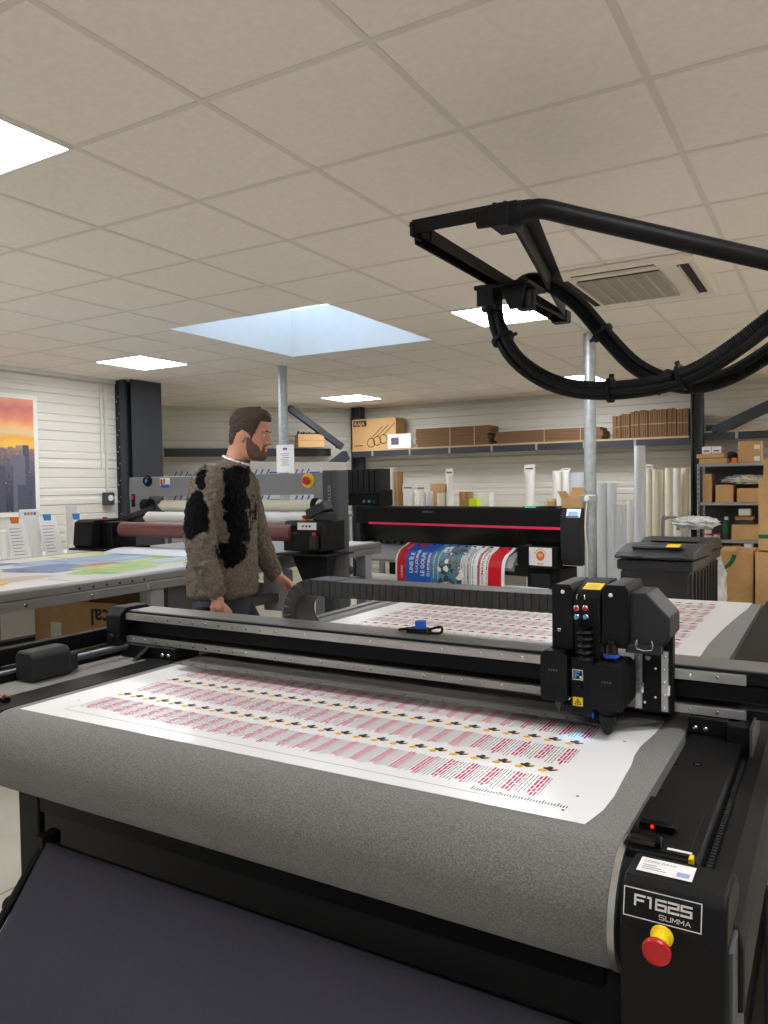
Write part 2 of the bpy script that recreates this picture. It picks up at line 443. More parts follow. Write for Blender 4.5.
for (a, b, c, d) in ((ax0+.05, ax0+.10, ay0+.12, ay1-.12), (ax1-.12, ax1-.06, ay0+.12, ay1-.12), (gx0, gx1, ay0+.04, ay0+.08)):
    m = MB(o); m.box(a, b, c, d, zc-.033, zc-.0301, 1)
    if b-a < d-c: m.bar((a+.012, c, zc-.036), (a+.012, d, zc-.036), .004, .022)
    else: m.bar((a, c+.012, zc-.036), (b, c+.012, zc-.036), .004, .022)
    m.build('air_vent', ['ac_white', 'dark_hole'], t)

# galvanised poles
def pole(x, y, label):
    o = (x, y, 0); t = thing('steel_pole', label, 'pole', o, 0, 'galvanised poles')
    m = MB(o); m.tube([(x, y, .01), (x, y, HCEIL-.004)], .047, 24); m.build('tube', 'galv', t)
    m = MB(o); m.box(x-.1, x+.1, y-.1, y+.1, .0005, .012); m.build('base_plate', 'galv', t)
    return t, o
p1, o = pole(-1.69, 6.137, 'galvanised steel pole rising behind the black cutting head')
m = MB(o); m.box(-1.76, -1.62, 6.07, 6.09, 1.30, 1.36); m.cyl((-1.70, 6.06, 1.33), (-1.70, 6.09, 1.33), .022, 12, 1); m.build('clamp', ['alu', 'white'], p1, .004)
m = MB(o); m.tube(smooth_path([(-1.70, 6.075, 1.3), (-1.715, 6.07, 1.1), (-1.70, 6.08, .9), (-1.705, 6.085, .7), (-1.70, 6.085, .05)]), .006, 8); m.build('cable', 'cream', p1)
p2, o = pole(-4.67, 6.029, 'galvanised steel pole behind the man with the paper notice')
# notice taped on that pole
a = PY(274, 445, 5.94); b = PY(292, 473, 5.94)
m = MB(((a.x+b.x)/2, 5.96, a.z)); hh = .27; m.box(a.x, b.x, 5.975, 5.98, a.z-hh, a.z)
xm = (a.x+b.x)/2
m.box(xm-.025, xm+.0, 5.974, 5.9752, a.z-.05, a.z-.03, 1); m.box(xm, xm+.025, 5.974, 5.9752, a.z-.05, a.z-.03, 2)
for k in range(7): m.box(xm-.055+.01*(k % 3), xm+.05-.012*(k % 2), 5.974, 5.9752, a.z-.09-.018*k, a.z-.086-.018*k, 3)
tag(m.build('paper_notice', ['paper', 'red', 'blue', 'ink_grey']), 'white paper notice taped to the pole behind the man', 'notice')

# dark steel H column at the end of the left wall
def hcolumn(name, x0, x1, y0, y1, h, label, bolts=True):
    o = ((x0+x1)/2, (y0+y1)/2, 0); t = thing(name, label, 'column', o)
    m = MB(o); f = .02
    m.box(x0, x0+f, y0, y1, .001, h); m.box(x1-f, x1, y0, y1, .001, h); m.box(x0+f, x1-f, (y0+y1)/2-.008, (y0+y1)/2+.008, .001, h)
    m.build('flange_beam', 'steel_dark', t, .003)
    if bolts:
        m = MB(o)
        for k in range(12):
            z = .3+k*.19
            m.cyl((x0+.05, y0+.11, z), (x0+.05, y0+.10, z), .012, 8)
        m.build('bolts', 'dgrey_paint', t)
    return t, o
t, o = hcolumn('steel_column', -6.735, -6.50, 5.78, 6.2, HCEIL-.003, 'broad dark grey steel column at the end of the left wall', False)
m = MB(o); m.box(-6.735, -6.66, 5.755, 5.78, .001, HCEIL-.003)
m.build('bolted_plate', 'black_rough', t)
m = MB(o)
for k in range(13):
    z = .25+k*.18; m.cyl((-6.71, 5.748, z), (-6.71, 5.756, z), .010, 8); m.cyl((-6.68, 5.748, z+.05), (-6.68, 5.756, z+.05), .007, 8)
m.build('bolts', 'grey_paint', t)
m = MB(o); m.box(-6.655, -6.58, 5.74, 5.779, .001, HCEIL-.003); m.build('web_panel', 'steel_dark', t)

# socket and conduit on the left wall
c = PX(107, 498, XL+.02)
m = MB((XL+.02, c.y, c.z)); t = thing('wall_socket', 'dark grey wall socket on the left wall beside the column', 'socket', (XL+.02, c.y, c.z)); oo = (XL+.02, c.y, c.z)
m = MB(oo); m.box(XL+.013, XL+.07, c.y-.06, c.y+.06, c.z-.075, c.z+.06); m.build('box', 'dgrey_paint', t, .006)
m = MB(oo); m.cyl((XL+.07, c.y+.005, c.z), (XL+.078, c.y+.005, c.z), .032, 16); m.build('outlet', 'white', t)
m = MB((XL+.03, c.y, c.z+.06)); m.bar((XL+.026, c.y, c.z+.062), (XL+.026, c.y, HCEIL-.045), .022, .02); m.bar((XL+.026, c.y-.06, c.z+.3), (XL+.026, c.y-.06, HCEIL-.045), .012, .012)
tag(m.build('cable_conduit', 'wallpanel'), 'pale vertical cable conduit above the wall socket', 'conduit')

# city poster on the left wall
ramp_mat('poster_sky', 2, [(.06, (255, 205, 90)), (.13, (252, 176, 74)), (.18, (235, 205, 160)), (.25, (250, 190, 120)), (.33, (236, 142, 110)), (.42, (216, 118, 104)), (.52, (236, 160, 130))], .45, 5, .16)
ramp_mat('poster_city', 2, [(-.6, (52, 54, 74)), (-.3, (84, 84, 100)), (-.05, (122, 112, 118)), (.14, (186, 148, 128))], .45, 34, .5)
mat('poster_tower', (112, 112, 128), .45, 0, .3, 40, stretch=(1, 6, 1))
mat('poster_tower2', (84, 86, 104), .45, 0, .3, 50, stretch=(1, 5, 1))
mat('poster_lit', (230, 170, 110), .5, 0, .2, 60)
pyb, pyt = 1.215, 2.385; py0, py1 = 3.25, 4.80; pz = 1.83
o = (XL+.03, (py0+py1)/2, pz)
t = thing('poster', 'tall city sunset poster on the left wall at the picture edge', 'poster', o)
m = MB(o); m.box(XL+.0135, XL+.024, py0, py1, pyb, pyt); m.build('backing', 'white', t)
m = MB(o); xf = XL+.0245; e = .045
m.quad((xf, py0+e, 1.86), (xf, py1-e, 1.86), (xf, py1-e, pyt-e), (xf, py0+e, pyt-e), 0)
rn = random.Random(3)
m.quad((xf, py0+e, pyb+e), (xf, py1-e, pyb+e), (xf, py1-e, 1.87), (xf, py0+e, 1.87), 1)
for k in range(70):
    y = rn.uniform(py0+e, py1-e-.1); w = rn.uniform(.03, .1); z1 = rn.uniform(1.4, 1.9); xx = xf+.0003+k*.00002
    m.quad((xx, y, pyb+e), (xx, y+w, pyb+e), (xx, y+w, z1), (xx, y, z1), 1 if k % 3 else 3)
for (y, w, z1, c) in ((4.52, .13, 1.80, 2), (4.56, .09, 1.52, 3), (4.34, .10, 1.70, 3), (4.70, .05, 1.60, 3), (3.95, .14, 1.92, 2), (3.6, .12, 1.78, 2)):
    xx = xf+.003+y*.0004; m.quad((xx, y, pyb+e), (xx, y+w, pyb+e), (xx, y+w, z1), (xx, y, z1), c)
for k in range(40):
    y = rn.uniform(py0+e, py1-e-.03); z = rn.uniform(pyb+e, 1.7); m.quad((xf+.0034, y, z), (xf+.0034, y+.012, z), (xf+.0034, y+.012, z+.008), (xf+.0034, y, z+.008), 4)
m.build('printed_picture', ['poster_sky', 'poster_city', 'poster_tower', 'poster_tower2', 'poster_lit'], t, weld=False)

# ================================================================== FLATBED CUTTER (foreground)
CO = (-1.14, 2.9, 0)
cut = thing('flatbed_cutter', 'large black flatbed cutting machine with grey felt conveyor belt in the foreground', 'cutting machine', CO)
BX0, BX1, BZ, BYB = -1.975, -.309, .85, 4.14
RY, RR = 1.30, .105      # front roller axis, radius
# felt belt with rounded front and back
m = MB(CO); n = 18; prof = []
prof.append((BYB, BZ))
for k in range(n+1):
    a = PI/2 + PI*k/n; prof.append((RY+RR*math.cos(a), BZ-RR+RR*math.sin(a)))
for k in range(n+1):
    a = -PI/2 + PI*k/n; prof.append((BYB+RR*math.cos(a), BZ-RR+RR*math.sin(a)))
m.prism(prof, 'x', BX0, BX1, 0, True)
ob = m.build('conveyor_belt', 'felt', cut); ob.data.set_sharp_from_angle(angle=math.radians(50))
# roller end rings (silver crescent)
m = MB(CO); m.cyl((BX1+.001, RY, BZ-RR), (BX1+.012, RY, BZ-RR), RR+.001, 48); m.build('roller_end', 'alu', cut)
m = MB(CO); m.cyl((BX1+.013, RY+.012, BZ-RR), (BX1+.03, RY+.012, BZ-RR), RR-.002, 40); m.build('roller_flange', 'black', cut)
# base body under the belt
m = MB(CO); m.box(-1.90, -.36, 1.40, 4.12, .58, .643); m.box(-1.93, -.30, 1.36, 1.42, .05, .64); m.box(-1.93, -.30, 4.0, 4.08, .05, .6)
m.build('front_panel', 'black_rough', cut, .006)
for (x, y) in ((-2.0, 1.36), (-.26, 1.30), (-2.0, 3.95), (-.26, 3.95)):
    m = MB(CO); m.box(x-.045, x+.045, y, y+.2, .03, .62); m.cyl((x, y+.1, .001), (x, y+.1, .03), .04, 16); m.build('leg', 'black_satin', cut, .005)
m = MB(CO); m.bar((-1.13, 1.35, .56), (-1.13, 1.35, .60), 1.56, .03); m.build('front_ledge', 'black_satin', cut)

# left side: flat rail, lower grey strip, outer beam, motor housing
m = MB(CO); m.box(-2.10, BX0-.004, 1.20, 2.3, .70, .851); m.build('side_rail', 'black_satin', cut, .004)
m = MB(CO); m.box(-2.10, BX0-.004, 2.301, 4.24, .72, .853); m.box(-2.06, -2.03, 2.301, 4.24, .853, .862); m.build('side_rail', 'alu_y', cut, .003)
m = MB(CO); m.box(-2.36, -2.103, 1.0, 2.6, .74, .842); m.build('side_tray', 'felt', cut, .004)
m = MB(CO); m.box(-2.44, -2.40, .6, 2.55, .868, .925); m.build('side_beam', 'black_satin', cut, .004)
m = MB(CO); m.box(-2.43, -2.365, .9, 2.6, .62, .86); m.build('side_skirt', 'black', cut, .004)
m = MB(CO); m.box(-2.33, -2.28, 1.0, 2.6, .8425, .87); m.build('linear_rail', 'black_satin', cut, .003)
m = MB(CO); m.box(-2.315, -2.295, 1.05, 2.55, .87, .874); m.build('rail_strip', 'alu_grey', cut)
m = MB(CO); pts = [(-2.275, .847), (-2.185, .847), (-2.185, .925), (-2.20, .942), (-2.26, .942), (-2.275, .925)]
m.prism(pts, 'y', 1.515, 1.66); m.prism([(-2.26, .85), (-2.20, .85), (-2.20, .91), (-2.26, .91)], 'y', 1.66, 1.70)
m.build('motor_housing', 'charcoal', cut, .008)
m = MB(CO); m.tube([(-2.23, 1.69, .88), (-2.23, 1.96, .88)], .010, 12); m.build('drive_rod', 'dgrey_paint', cut)
for (x, y) in ((-2.05, 1.26), (-2.05, 1.33)):
    m = MB(CO); m.box(x-.012, x+.012, y-.012, y+.012, .852, .866); m.cyl((x, y, .866), (x, y, .872), .006, 10, 1); m.build('sensor_block', ['black_gloss', 'red'], cut, .002)

# gantry
GYF, GYBK = 1.955, 2.075; GZ0, GZ1 = .893, 1.004
m = MB(CO)
m.prism([(GYF+.012, GZ0), (GYF+.012, .915), (GYF+.03, .925), (GYF+.03, .965), (GYF+.008, .975), (GYF+.008, GZ1), (GYBK, GZ1), (GYBK, GZ0)], 'x', -2.262, .10)
m.build('gantry_beam', 'black', cut, .002)
gb = cut.children[-1] if cut.children else None
gb = [c for c in cut.children if c.name.startswith('gantry_beam')][0]
for (z0, z1) in ((.975, .998), (.894, .914)):
    m = MB(CO); m.box(-2.255, -.178, GYF-.006, GYF+.011, z0, z1)
    for k in range(34):
        x = -2.22+k*.06; m.cyl((x, GYF-.0068, (z0+z1)/2), (x, GYF-.006, (z0+z1)/2), .0045, 8, 1)
    m.build('guide_rail', ['alu', 'chrome'], gb, .0015)
m = MB(CO); m.box(-2.25, .1, GYF+.012, GYBK+.0, 1.0045, 1.0075); m.build('top_plate', 'alu_y', gb)
m = MB(CO); m.prism([(1.925, .878), (2.085, .878), (2.085, 1.0), (2.06, 1.018), (1.955, 1.018), (1.925, .99)], 'x', -2.335, -2.262)
m.cyl((-2.30, 1.915, .91), (-2.30, 1.925, .91), .014, 12); m.build('end_cap', 'black_satin', gb, .012, 3)
m = MB(CO); m.box(-2.26, -1.99, 1.93, 2.05, .83, .892); m.prism([(1.86, .853), (1.93, .853), (1.93, .892)], 'x', -2.13, -2.11)
for x in (-2.05, -2.02): m.cyl((x, 1.926, .865), (x, 1.931, .865), .008, 10, 1)
m.build('carriage_plate', ['black', 'chrome'], gb, .003)
m = MB(CO); m.box(-.30, -.19, 1.93, 2.06, .853, .892)
for x in (-.285, -.262): m.cyl((x, 1.922, .868), (x, 1.931, .868), .006, 10, 1)
m.build('carriage_plate', ['black', 'chrome'], gb, .003)
m = MB(CO); m.box(-.215, -.165, 1.90, 2.04, .78, .892); m.build('carriage_bracket', 'black_satin', gb, .003)
m = MB(CO); m.box(-.163, -.157, 1.86, 2.05, .79, .90); m.build('side_shield', 'dgrey_paint', gb)
# smoked clear guard under the beam, right end curled
m = MB(CO)
zg = .8715
m.prism([(-1.90, 1.835), (-.46, 1.835), (-.355, 1.93), (-.325, 2.30), (-.43, 2.36), (-1.90, 2.36)], 'z', zg, zg+.002)
m.build('clear_guard', 'clear_guard', gb)
# chain tray behind the beam
m = MB(CO); m.box(-2.1, -.2, GYBK+.001, 2.21, .93, .942); m.build('cable_tray', 'black', gb)
# small connector lying on the tray edge
cc = PZ(412, 631, 1.02)
m = MB(CO); m.box(cc.x-.03, cc.x+.035, 2.02, 2.06, 1.0085, 1.022); m.box(cc.x-.005, cc.x+.02, 2.03, 2.055, 1.022, 1.045, 1)
m.tube(smooth_path([(cc.x-.03, 2.04, 1.02), (cc.x-.06, 2.03, 1.014), (cc.x-.05, 2.06, 1.012)]), .004, 8)
m.tube(smooth_path([(cc.x+.03, 2.04, 1.018), (cc.x+.07, 2.05, 1.03), (cc.x+.08, 2.03, 1.016), (cc.x+.04, 2.025, 1.013)]), .004, 8)
m.build('cable_plug', ['black', 'blue'], gb, .003)

# energy chain: loop of links from the tray to the head
m = MB(CO); path = []
Rl = .086; zc = 1.028; xl = -1.525
L1, L2 = 1.0, .96
step = .024
x = -.63
while x > xl: path.append((x, zc+Rl, 0)); x -= step
na = 11
for k in range(na+1):
    a = PI/2 + PI*k/na; path.append((xl+Rl*math.cos(a), zc+Rl*math.sin(a), 1))
x = xl
while x < -1.0: path.append((x, zc-Rl+.001, 0)); x += step
for k in range(len(path)-1):
    (xa, za, _), (xb, zb, _) = path[k], path[k+1]
    if abs(xa-xb)+abs(za-zb) < 1e-4: continue
    d = Vector((xb-xa, 0, zb-za)); L = d.length; d.normalize(); nn = Vector((-d.z, 0, d.x))
    if nn.dot(Vector((xa-xl, 0, za-zc))) < 0 and abs(xa-xl) < .12: nn = -nn
    c0 = Vector((xa, 2.15, za)); c1 = Vector((xb, 2.15, zb)); g = d*(L*.08)
    m.bar(c0+g*.2, c1-g*.2, .094, .05, 0, up=(nn.x, 0, nn.z)); m.bar(c0+nn*.026, c1+nn*.026, .104, .003, 1, up=(nn.x, 0, nn.z))
    for yy in (2.098, 2.202): m.bar(c0+d*(-L*.02)+Vector((0, yy-2.15, 0)), c0+d*(L*.9)+Vector((0, yy-2.15, 0)), .006, .050, 0, up=(nn.x, 0, nn.z))
m.build('cable_chain', ['chain', 'charcoal'], cut, .002, 1)

# right side cover running the length of the bed, chain groove, outer shell
m = MB(CO); m.prism([(-.296, .76), (-.296, .852), (-.188, .852), (-.182, .848), (-.182, .76)], 'y', 1.27, 4.25); m.build('side_cover', 'black_satin', cut, .003)
sc = [c for c in cut.children if c.name.startswith('side_cover')][0]
m = MB(CO); m.prism([(-.181, .70), (-.181, .80), (-.168, .80), (-.168, .838), (-.138, .838), (-.115, .82), (-.108, .79), (-.108, .70)], 'y', 1.16, 4.25, 0, False); m.build('outer_shell', 'black_satin', cut, .006)
m = MB(CO)
for k in range(58):
    y = 1.25+k*.012; m.box(-.1795, -.1705, y, y+.008, .801, .826, 0)
m.build('groove_chain', 'charcoal', sc)
for (x, y) in ((-.25, 1.72), (-.255, 1.46), (-.29, 1.70), (-.29, 1.55)):
    m = MB(CO); m.cyl((x, y, .852), (x, y, .8535), .009 if x > -.28 else .003, 14, 0); m.cyl((x, y, .8535), (x, y, .854), .005 if x > -.28 else .002, 10, 1); m.build('screw_cover', ['black_gloss', 'chrome'], sc)
m = MB(CO); m.box(-.302, -.20, 1.28, 1.50, .8522, .8545); m.build('switch_plate', 'black', sc, .002)
# status lamp + rotary latch on the cover
c = PZ(657, 827, .86)
m = MB(CO); m.box(c.x-.028, c.x+.028, c.y-.009, c.y+.009, .8548, .868); m.cyl((c.x+.028, c.y, .861), (c.x+.034, c.y, .861), .005, 8); m.ball((c.x-.006, c.y-.0095, .863), .003, .002, .003, 8, 6, 1); m.build('status_lamp', ['black_gloss', 'red_led'], sc, .002)
c = PZ(652, 842, .86)
m = MB(CO); m.box(c.x-.034, c.x+.016, c.y-.010, c.y+.010, .8546, .866); m.prism([(c.y-.013, .866), (c.y+.004, .866), (c.y+.004, .872), (c.y-.010, .872)], 'x', c.x-.034, c.x+.016); m.build('latch', 'black_gloss', sc, .002)
m = MB(CO); m.box(c.x+.024, c.x+.062, c.y-.004, c.y+.003, .8546, .8552); m.build('white_mark', 'white', sc)

# control tower at the right front corner
TX0, TX1 = -.262, -.122
m = MB(CO)
m.prism([(1.115, .30), (1.085, .60), (1.088, .826), (1.10, .878), (1.115, .889), (1.19, .886), (1.215, .874), (1.24, .853), (1.24, .30)], 'x', TX0, TX1)
m.build('control_tower', 'black_satin', cut, .006, 3)
tw = [c for c in cut.children if c.name.startswith('control_tower')][0]
m = MB(CO); m.box(TX0+.004, TX1-.004, 1.12, 1.3, .0+.03, .30); m.build('tower_foot', 'black', tw, .004)
m = MB(CO); m.box(TX1-.001, TX1+.006, 1.10, 1.24, .1, .82); m.build('side_strip', 'dgrey_paint', tw, .002)
# nameplate on the tilted upper face
p0 = Vector((TX0, 1.088, .826)); up = (Vector((TX0, 1.10, .878))-p0).normalized(); rt = Vector((1, 0, 0)); nf = rt.cross(up)*1.0
if nf.y > 0: nf = -nf
def tf(u, v, h=.0006): return p0 + rt*u + up*v + nf*h
m = MB(CO)
W0, W1, H0, H1, e = .004, .108, .014, .053, .0014
for (a, b, c, d) in ((W0, W1, H0, H0+e), (W0, W1, H1-e, H1), (W0, W0+e, H0, H1), (W1-e, W1, H0, H1)):
    m.quad(tf(a, c), tf(b, c), tf(b, d), tf(a, d))
GL = {'F': [[(0, 0), (0, 1), (1, 1)], [(0, .5), (.85, .5)]], '1': [[(.1, 1), (.55, 1), (.55, 0)]], '6': [[(1, 1), (0, 1), (0, 0), (1, 0), (1, .52), (0, .52)]], '2': [[(0, 1), (1, 1), (1, .52), (0, .52), (0, 0), (1, 0)]],
      '5': [[(1, 1), (0, 1), (0, .52), (1, .52), (1, 0), (0, 0)]], 'S': [[(1, 1), (0, 1), (0, .52), (1, .52), (1, 0), (0, 0)]], 'U': [[(0, 1), (0, 0), (1, 0), (1, 1)]], 'M': [[(0, 0), (0, 1), (.5, .35), (1, 1), (1, 0)]], 'A': [[(0, 0), (.5, 1), (1, 0)], [(.22, .35), (.78, .35)]]}
def strokes(txt, u0, v0, w, h, gap, th):
    x = u0
    for ch in txt:
        ww = w*(.6 if ch == '1' else 1)
        for pl in GL[ch]:
            for (a, b) in zip(pl, pl[1:]):
                p, q = Vector((x+a[0]*ww, v0+a[1]*h)), Vector((x+b[0]*ww, v0+b[1]*h)); d = (q-p).normalized(); n = Vector((-d.y, d.x))*th/2; e = d*th/2
                m.quad(*[tf(k.x, k.y, .0009) for k in (p-e-n, q+e-n, q+e+n, p-e+n)])
        x += ww+gap
strokes('F1625', .020, .0315, .0125, .0125, .0042, .0030)
strokes('SUMMA', .053, .0196, .0064, .0058, .0022, .0009)
m.build('nameplate', 'white', tw, weld=False)
# paper sticker on the top
m = MB(CO)
ts = lambda u, v, h=.0008: Vector((TX0+.014+u, 1.128+v, .8892-.00004*v+h))
m.quad(ts(0, 0), ts(.076, 0), ts(.076, .045), ts(0, .045), 0)
m.text('COPIU DATA', ts(.005, .031, .0012), (1, 0, 0), (0, 1, 0), .008, 1, width=.045)
for k in range(3): m.quad(ts(.006, .009+k*.006, .0012), ts(.04-.008*k, .009+k*.006, .0012), ts(.04-.008*k, .0105+k*.006, .0012), ts(.006, .0105+k*.006, .0012), 2)
m.quad(ts(.054, .006, .0012), ts(.071, .006, .0012), ts(.071, .02, .0012), ts(.054, .02, .0012), 3)
mat('pale_blue', (150, 170, 205), .6); m.build('paper_sticker', ['white', 'ink_black', 'ink_grey', 'pale_blue'], tw, weld=False)
m = MB(CO); m.box(-.192, -.186, 1.228, 1.245, .854, .875); m.build('yellow_tab', 'yellow', tw)
# emergency stop
c = PY(662, 936, 1.086)
dr = Vector((-.02, -1, -.12)).normalized()
m = MB(CO); es = .76
m.lathe([(r*es, h*es) for r, h in [(0, -.002), (.020, -.002), (.020, .004), (.0175, .006), (.0175, .013), (.0165, .014), (.0165, .020), (.0155, .030), (0, .030)]], c, 28, 0, dr)
m.lathe([(r*es, h*es) for r, h in [(0, .028), (.014, .028), (.019, .034), (.0245, .040), (.0255, .045), (.0235, .0505), (.016, .0535), (.0, .0545)]], c, 32, 1, dr)
m.build('emergency_stop', ['yellow', 'red'], tw)
# lower outer side of the machine
m = MB(CO); m.prism([(-.115, .05), (-.115, .69), (-.07, .66), (-.055, .5), (-.055, .05)], 'y', 1.6, 4.2); m.build('side_skirt', 'dgrey_paint', cut, .01)

# catch cloth hung on a rod in front
CXL, CXR = -1.70, -.36
m = MB(CO); m.tube([(CXL-.03, 1.22, .553), (CXR+.06, 1.22, .553)], .012, 14)
m.build('cloth_rod', 'black_satin', cut)
m = MB(CO)
m.tube([(CXL-.035, 1.24, .575), (CXL-.035, .78, .06)], .011, 12); m.box(CXL-.05, CXL-.02, 1.205, 1.26, .545, .58)
m.tube([(CXL-.05, 1.13, .44), (CXL-.02, 1.13, .44)], .02, 12)
m.build('cloth_arm', 'black_satin', cut, .002)
m = MB(CO); m.tube([(CXR+.07, 1.23, .56), (CXR+.07, .80, .06)], .011, 12); m.build('cloth_arm', 'black_satin', cut)
m = MB(CO); nu, nv = 60, 34; vs = []
for j in range(nv+1):
    v = j/nv
    for i in range(nu+1):
        u = i/nu; x = CXL-.004 + (CXR-CXL+.03)*u
        y = 1.222 - .47*v; z = .566 - .53*v; q = min(1, max(0, (v-.06)/.2))
        w = .006*math.sin(u*19+v*2.5)*(.3+v) + .004*math.sin(u*43+1.3*v) + .010*math.exp(-((u-.33-.18*v)/.02)**2) - .008*math.exp(-((u-.72+.1*v)/.03)**2)
        w *= q; w += .016*math.exp(-((u-.40+.30*v)/.018)**2)*q + .012*math.exp(-((u-.80+.22*v)/.022)**2)*q
        y -= .013*(1-q)
        vs.append((x, y-w*.75, z-w*.6+.003))
fs = [(j*(nu+1)+i, j*(nu+1)+i+1, (j+1)*(nu+1)+i+1, (j+1)*(nu+1)+i) for j in range(nv) for i in range(nu)]
m.put(vs, fs, 0, True); cl = m.build('catch_cloth', 'fabric_blue', cut)
sd = cl.modifiers.new('Solidify', 'SOLIDIFY'); sd.thickness = .002

# ---------------------------------------------------------------- tool head
th_o = MB(CO)
m = MB(CO); m.box(-.425, -.335, 1.925, 1.955, .892, 1.13)
m.cyl((-.392, 1.922, 1.025), (-.392, 1.926, 1.025), .007, 14, 1)
for (x, z) in ((-.375, 1.0), (-.375, .93), (-.40, .915)): m.cyl((x, 1.922, z), (x, 1.926, z), .004, 8, 1)
m.build('tool_head', ['black', 'chrome'], cut, .003)
hd = [c for c in cut.children if c.name.startswith('tool_head')][0]
for x in (-.413, -.352):
    m = MB(CO); m.box(x-.008, x+.008, 1.915, 1.9245, .90, 1.045)
    for k in range(5): m.cyl((x, 1.9135, .91+.03*k), (x, 1.915, .91+.03*k), .0028, 8, 1)
    m.box(x+.006, x+.013, 1.913, 1.9245, .94, .965, 1)
    m.build('linear_rail', ['alu', 'chrome'], hd, .001)
# hood with chamfered corner
m = MB(CO); m.prism([(-.425, 1.065), (-.425, 1.19), (-.382, 1.19), (-.330, 1.135), (-.330, 1.09), (-.350, 1.06)], 'y', 1.86, 1.99); m.build('hood', 'charcoal', hd, .004)
m = MB(CO); m.box(-.425, -.345, 1.835, 1.862, 1.052, 1.07); m.tube(smooth_path([(-.398, 1.835, 1.064), (-.398, 1.828, 1.085), (-.398, 1.828, 1.064), (-.364, 1.828, 1.064), (-.364, 1.828, 1.085), (-.364, 1.835, 1.064)], 2), .0015, 6, 1); m.build('hood_lip', ['charcoal', 'chrome'], hd, .002)
# three tall modules
def P18(x, y): return PY(x, y, 1.83)
a, b = P18(551, 584), P18(572, 650)
m = MB(CO); m.prism([(a.x, b.z), (a.x, a.z-.008), (a.x+.01, a.z), (b.x-.006, a.z), (b.x+.002, a.z-.012), (b.x+.002, b.z)], 'y', 1.835, 2.0)
m.cyl((P18(562, 592).x, 1.8335, P18(562, 592).z), (P18(562, 592).x, 1.836, P18(562, 592).z), .005, 14, 1)
m.cyl((P18(559, 630).x, 1.83, P18(559, 630).z), (P18(559, 630).x, 1.836, P18(559, 630).z), .005, 14, 2)
m.build('tool_module', ['black_satin', 'white', 'chrome'], hd, .004)
a, b = P18(601, 585), P18(628, 650)
m = MB(CO); m.prism([(a.x, b.z), (a.x, a.z-.01), (a.x+.012, a.z), (b.x-.008, a.z), (b.x, a.z-.012), (b.x, b.z)], 'y', 1.835, 2.0)
m.cyl((P18(610, 595.5).x, 1.8335, P18(610, 595.5).z), (P18(610, 595.5).x, 1.836, P18(610, 595.5).z), .005, 14, 1)
m.build('tool_module', ['black_satin', 'white'], hd, .004)
a, b = P18(574, 592), P18(600, 658)
m = MB(CO); m.prism([(1.835, b.z), (1.828, a.z-.012), (1.85, a.z), (1.93, a.z+.018), (2.0, a.z+.018), (2.0, b.z)], 'x', a.x, b.x)
cxm = (a.x+b.x)/2
for (x, y, c) in ((576.5, 608, 2), (585.5, 608, 2), (577, 617, 3), (586, 617, 3)):
    q = P18(x, y); m.lathe([(.0075, 0), (.0075, .006), (.005, .007), (.005, .009)], (q.x, 1.832, q.z), 14, 4, (0, -1, 0)); m.lathe([(.005, .009), (.0035, .014), (0, .0145)], (q.x, 1.832, q.z), 12, c, (0, -1, 0))
for x in (577, 585):
    q = P18(x, 597); m.box(q.x-.0012, q.x+.0012, 1.826, 1.832, q.z-.006, q.z+.006, 4)
m.quad((a.x+.012, 1.858, a.z+.0046), (b.x-.006, 1.858, a.z+.0046), (b.x-.006, 1.905, a.z+.0148), (a.x+.012, 1.905, a.z+.0148), 5)
for k in range(3): m.quad((a.x+.018, 1.866+k*.011, a.z+.0070+k*.00245), (b.x-.014, 1.866+k*.011, a.z+.0070+k*.00245), (b.x-.014, 1.868+k*.011, a.z+.0075+k*.00245), (a.x+.018, 1.868+k*.011, a.z+.0075+k*.00245), 6)
m.build('tool_module', ['black_satin', 'white', 'red', 'skyblue', 'chrome', 'yellow', 'ink_grey'], hd, .003)
# bellows
m = MB(CO); q = P18(586, 641); zt = P18(586, 625).z; zb = P18(586, 658).z; k = 40; prof = []
for i in range(k+1):
    z = zb+(zt-zb)*i/k; prof.append((.0165+.004*math.cos(i/k*2*PI*5), z))
m.lathe(prof, (q.x, 1.822, 0), 20); m.build('bellows', 'rubber', hd)
# lower pods
def pod(x0, y0, x1, y1, yf, foot):
    a, b = PY(x0, y0, yf), PY(x1, y1, yf)
    m = MB(CO); m.prism([(a.x+.004, b.z), (a.x, b.z+.02), (a.x, a.z-.016), (a.x+.01, a.z), (b.x-.012, a.z), (b.x, a.z-.014), (b.x, b.z+.012), (b.x-.006, b.z)], 'y', yf, yf+.12)
    for i in range(4): m.box((a.x+b.x)/2-.012+.006*i, (a.x+b.x)/2-.0085+.006*i, yf-.0004, yf+.001, (a.z*.62+b.z*.38)-.002, (a.z*.62+b.z*.38)+.003, 1)
    m.build('tool_pod', ['black_satin', 'ink_grey'], hd, .009, 3)
    return a, b
pod(540, 650, 567, 703, 1.80, 0)
a, b = PY(571, 657, 1.815), PY(593, 716, 1.815)
m = MB(CO); m.box(a.x, b.x, 1.815, 1.93, b.z, a.z)
def sq(x0, y0, x1, y1, mi, h=.0006):
    p, q = PY(x0, y0, 1.815), PY(x1, y1, 1.815); m.quad((p.x, 1.815-h, q.z), (q.x, 1.815-h, q.z), (q.x, 1.815-h, p.z), (p.x, 1.815-h, p.z), mi)
sq(572.5, 669, 583, 680.5, 1, .0004); sq(573.3, 670, 582.2, 679.6, 2)
p = PY(574.5, 678, 1.8138)
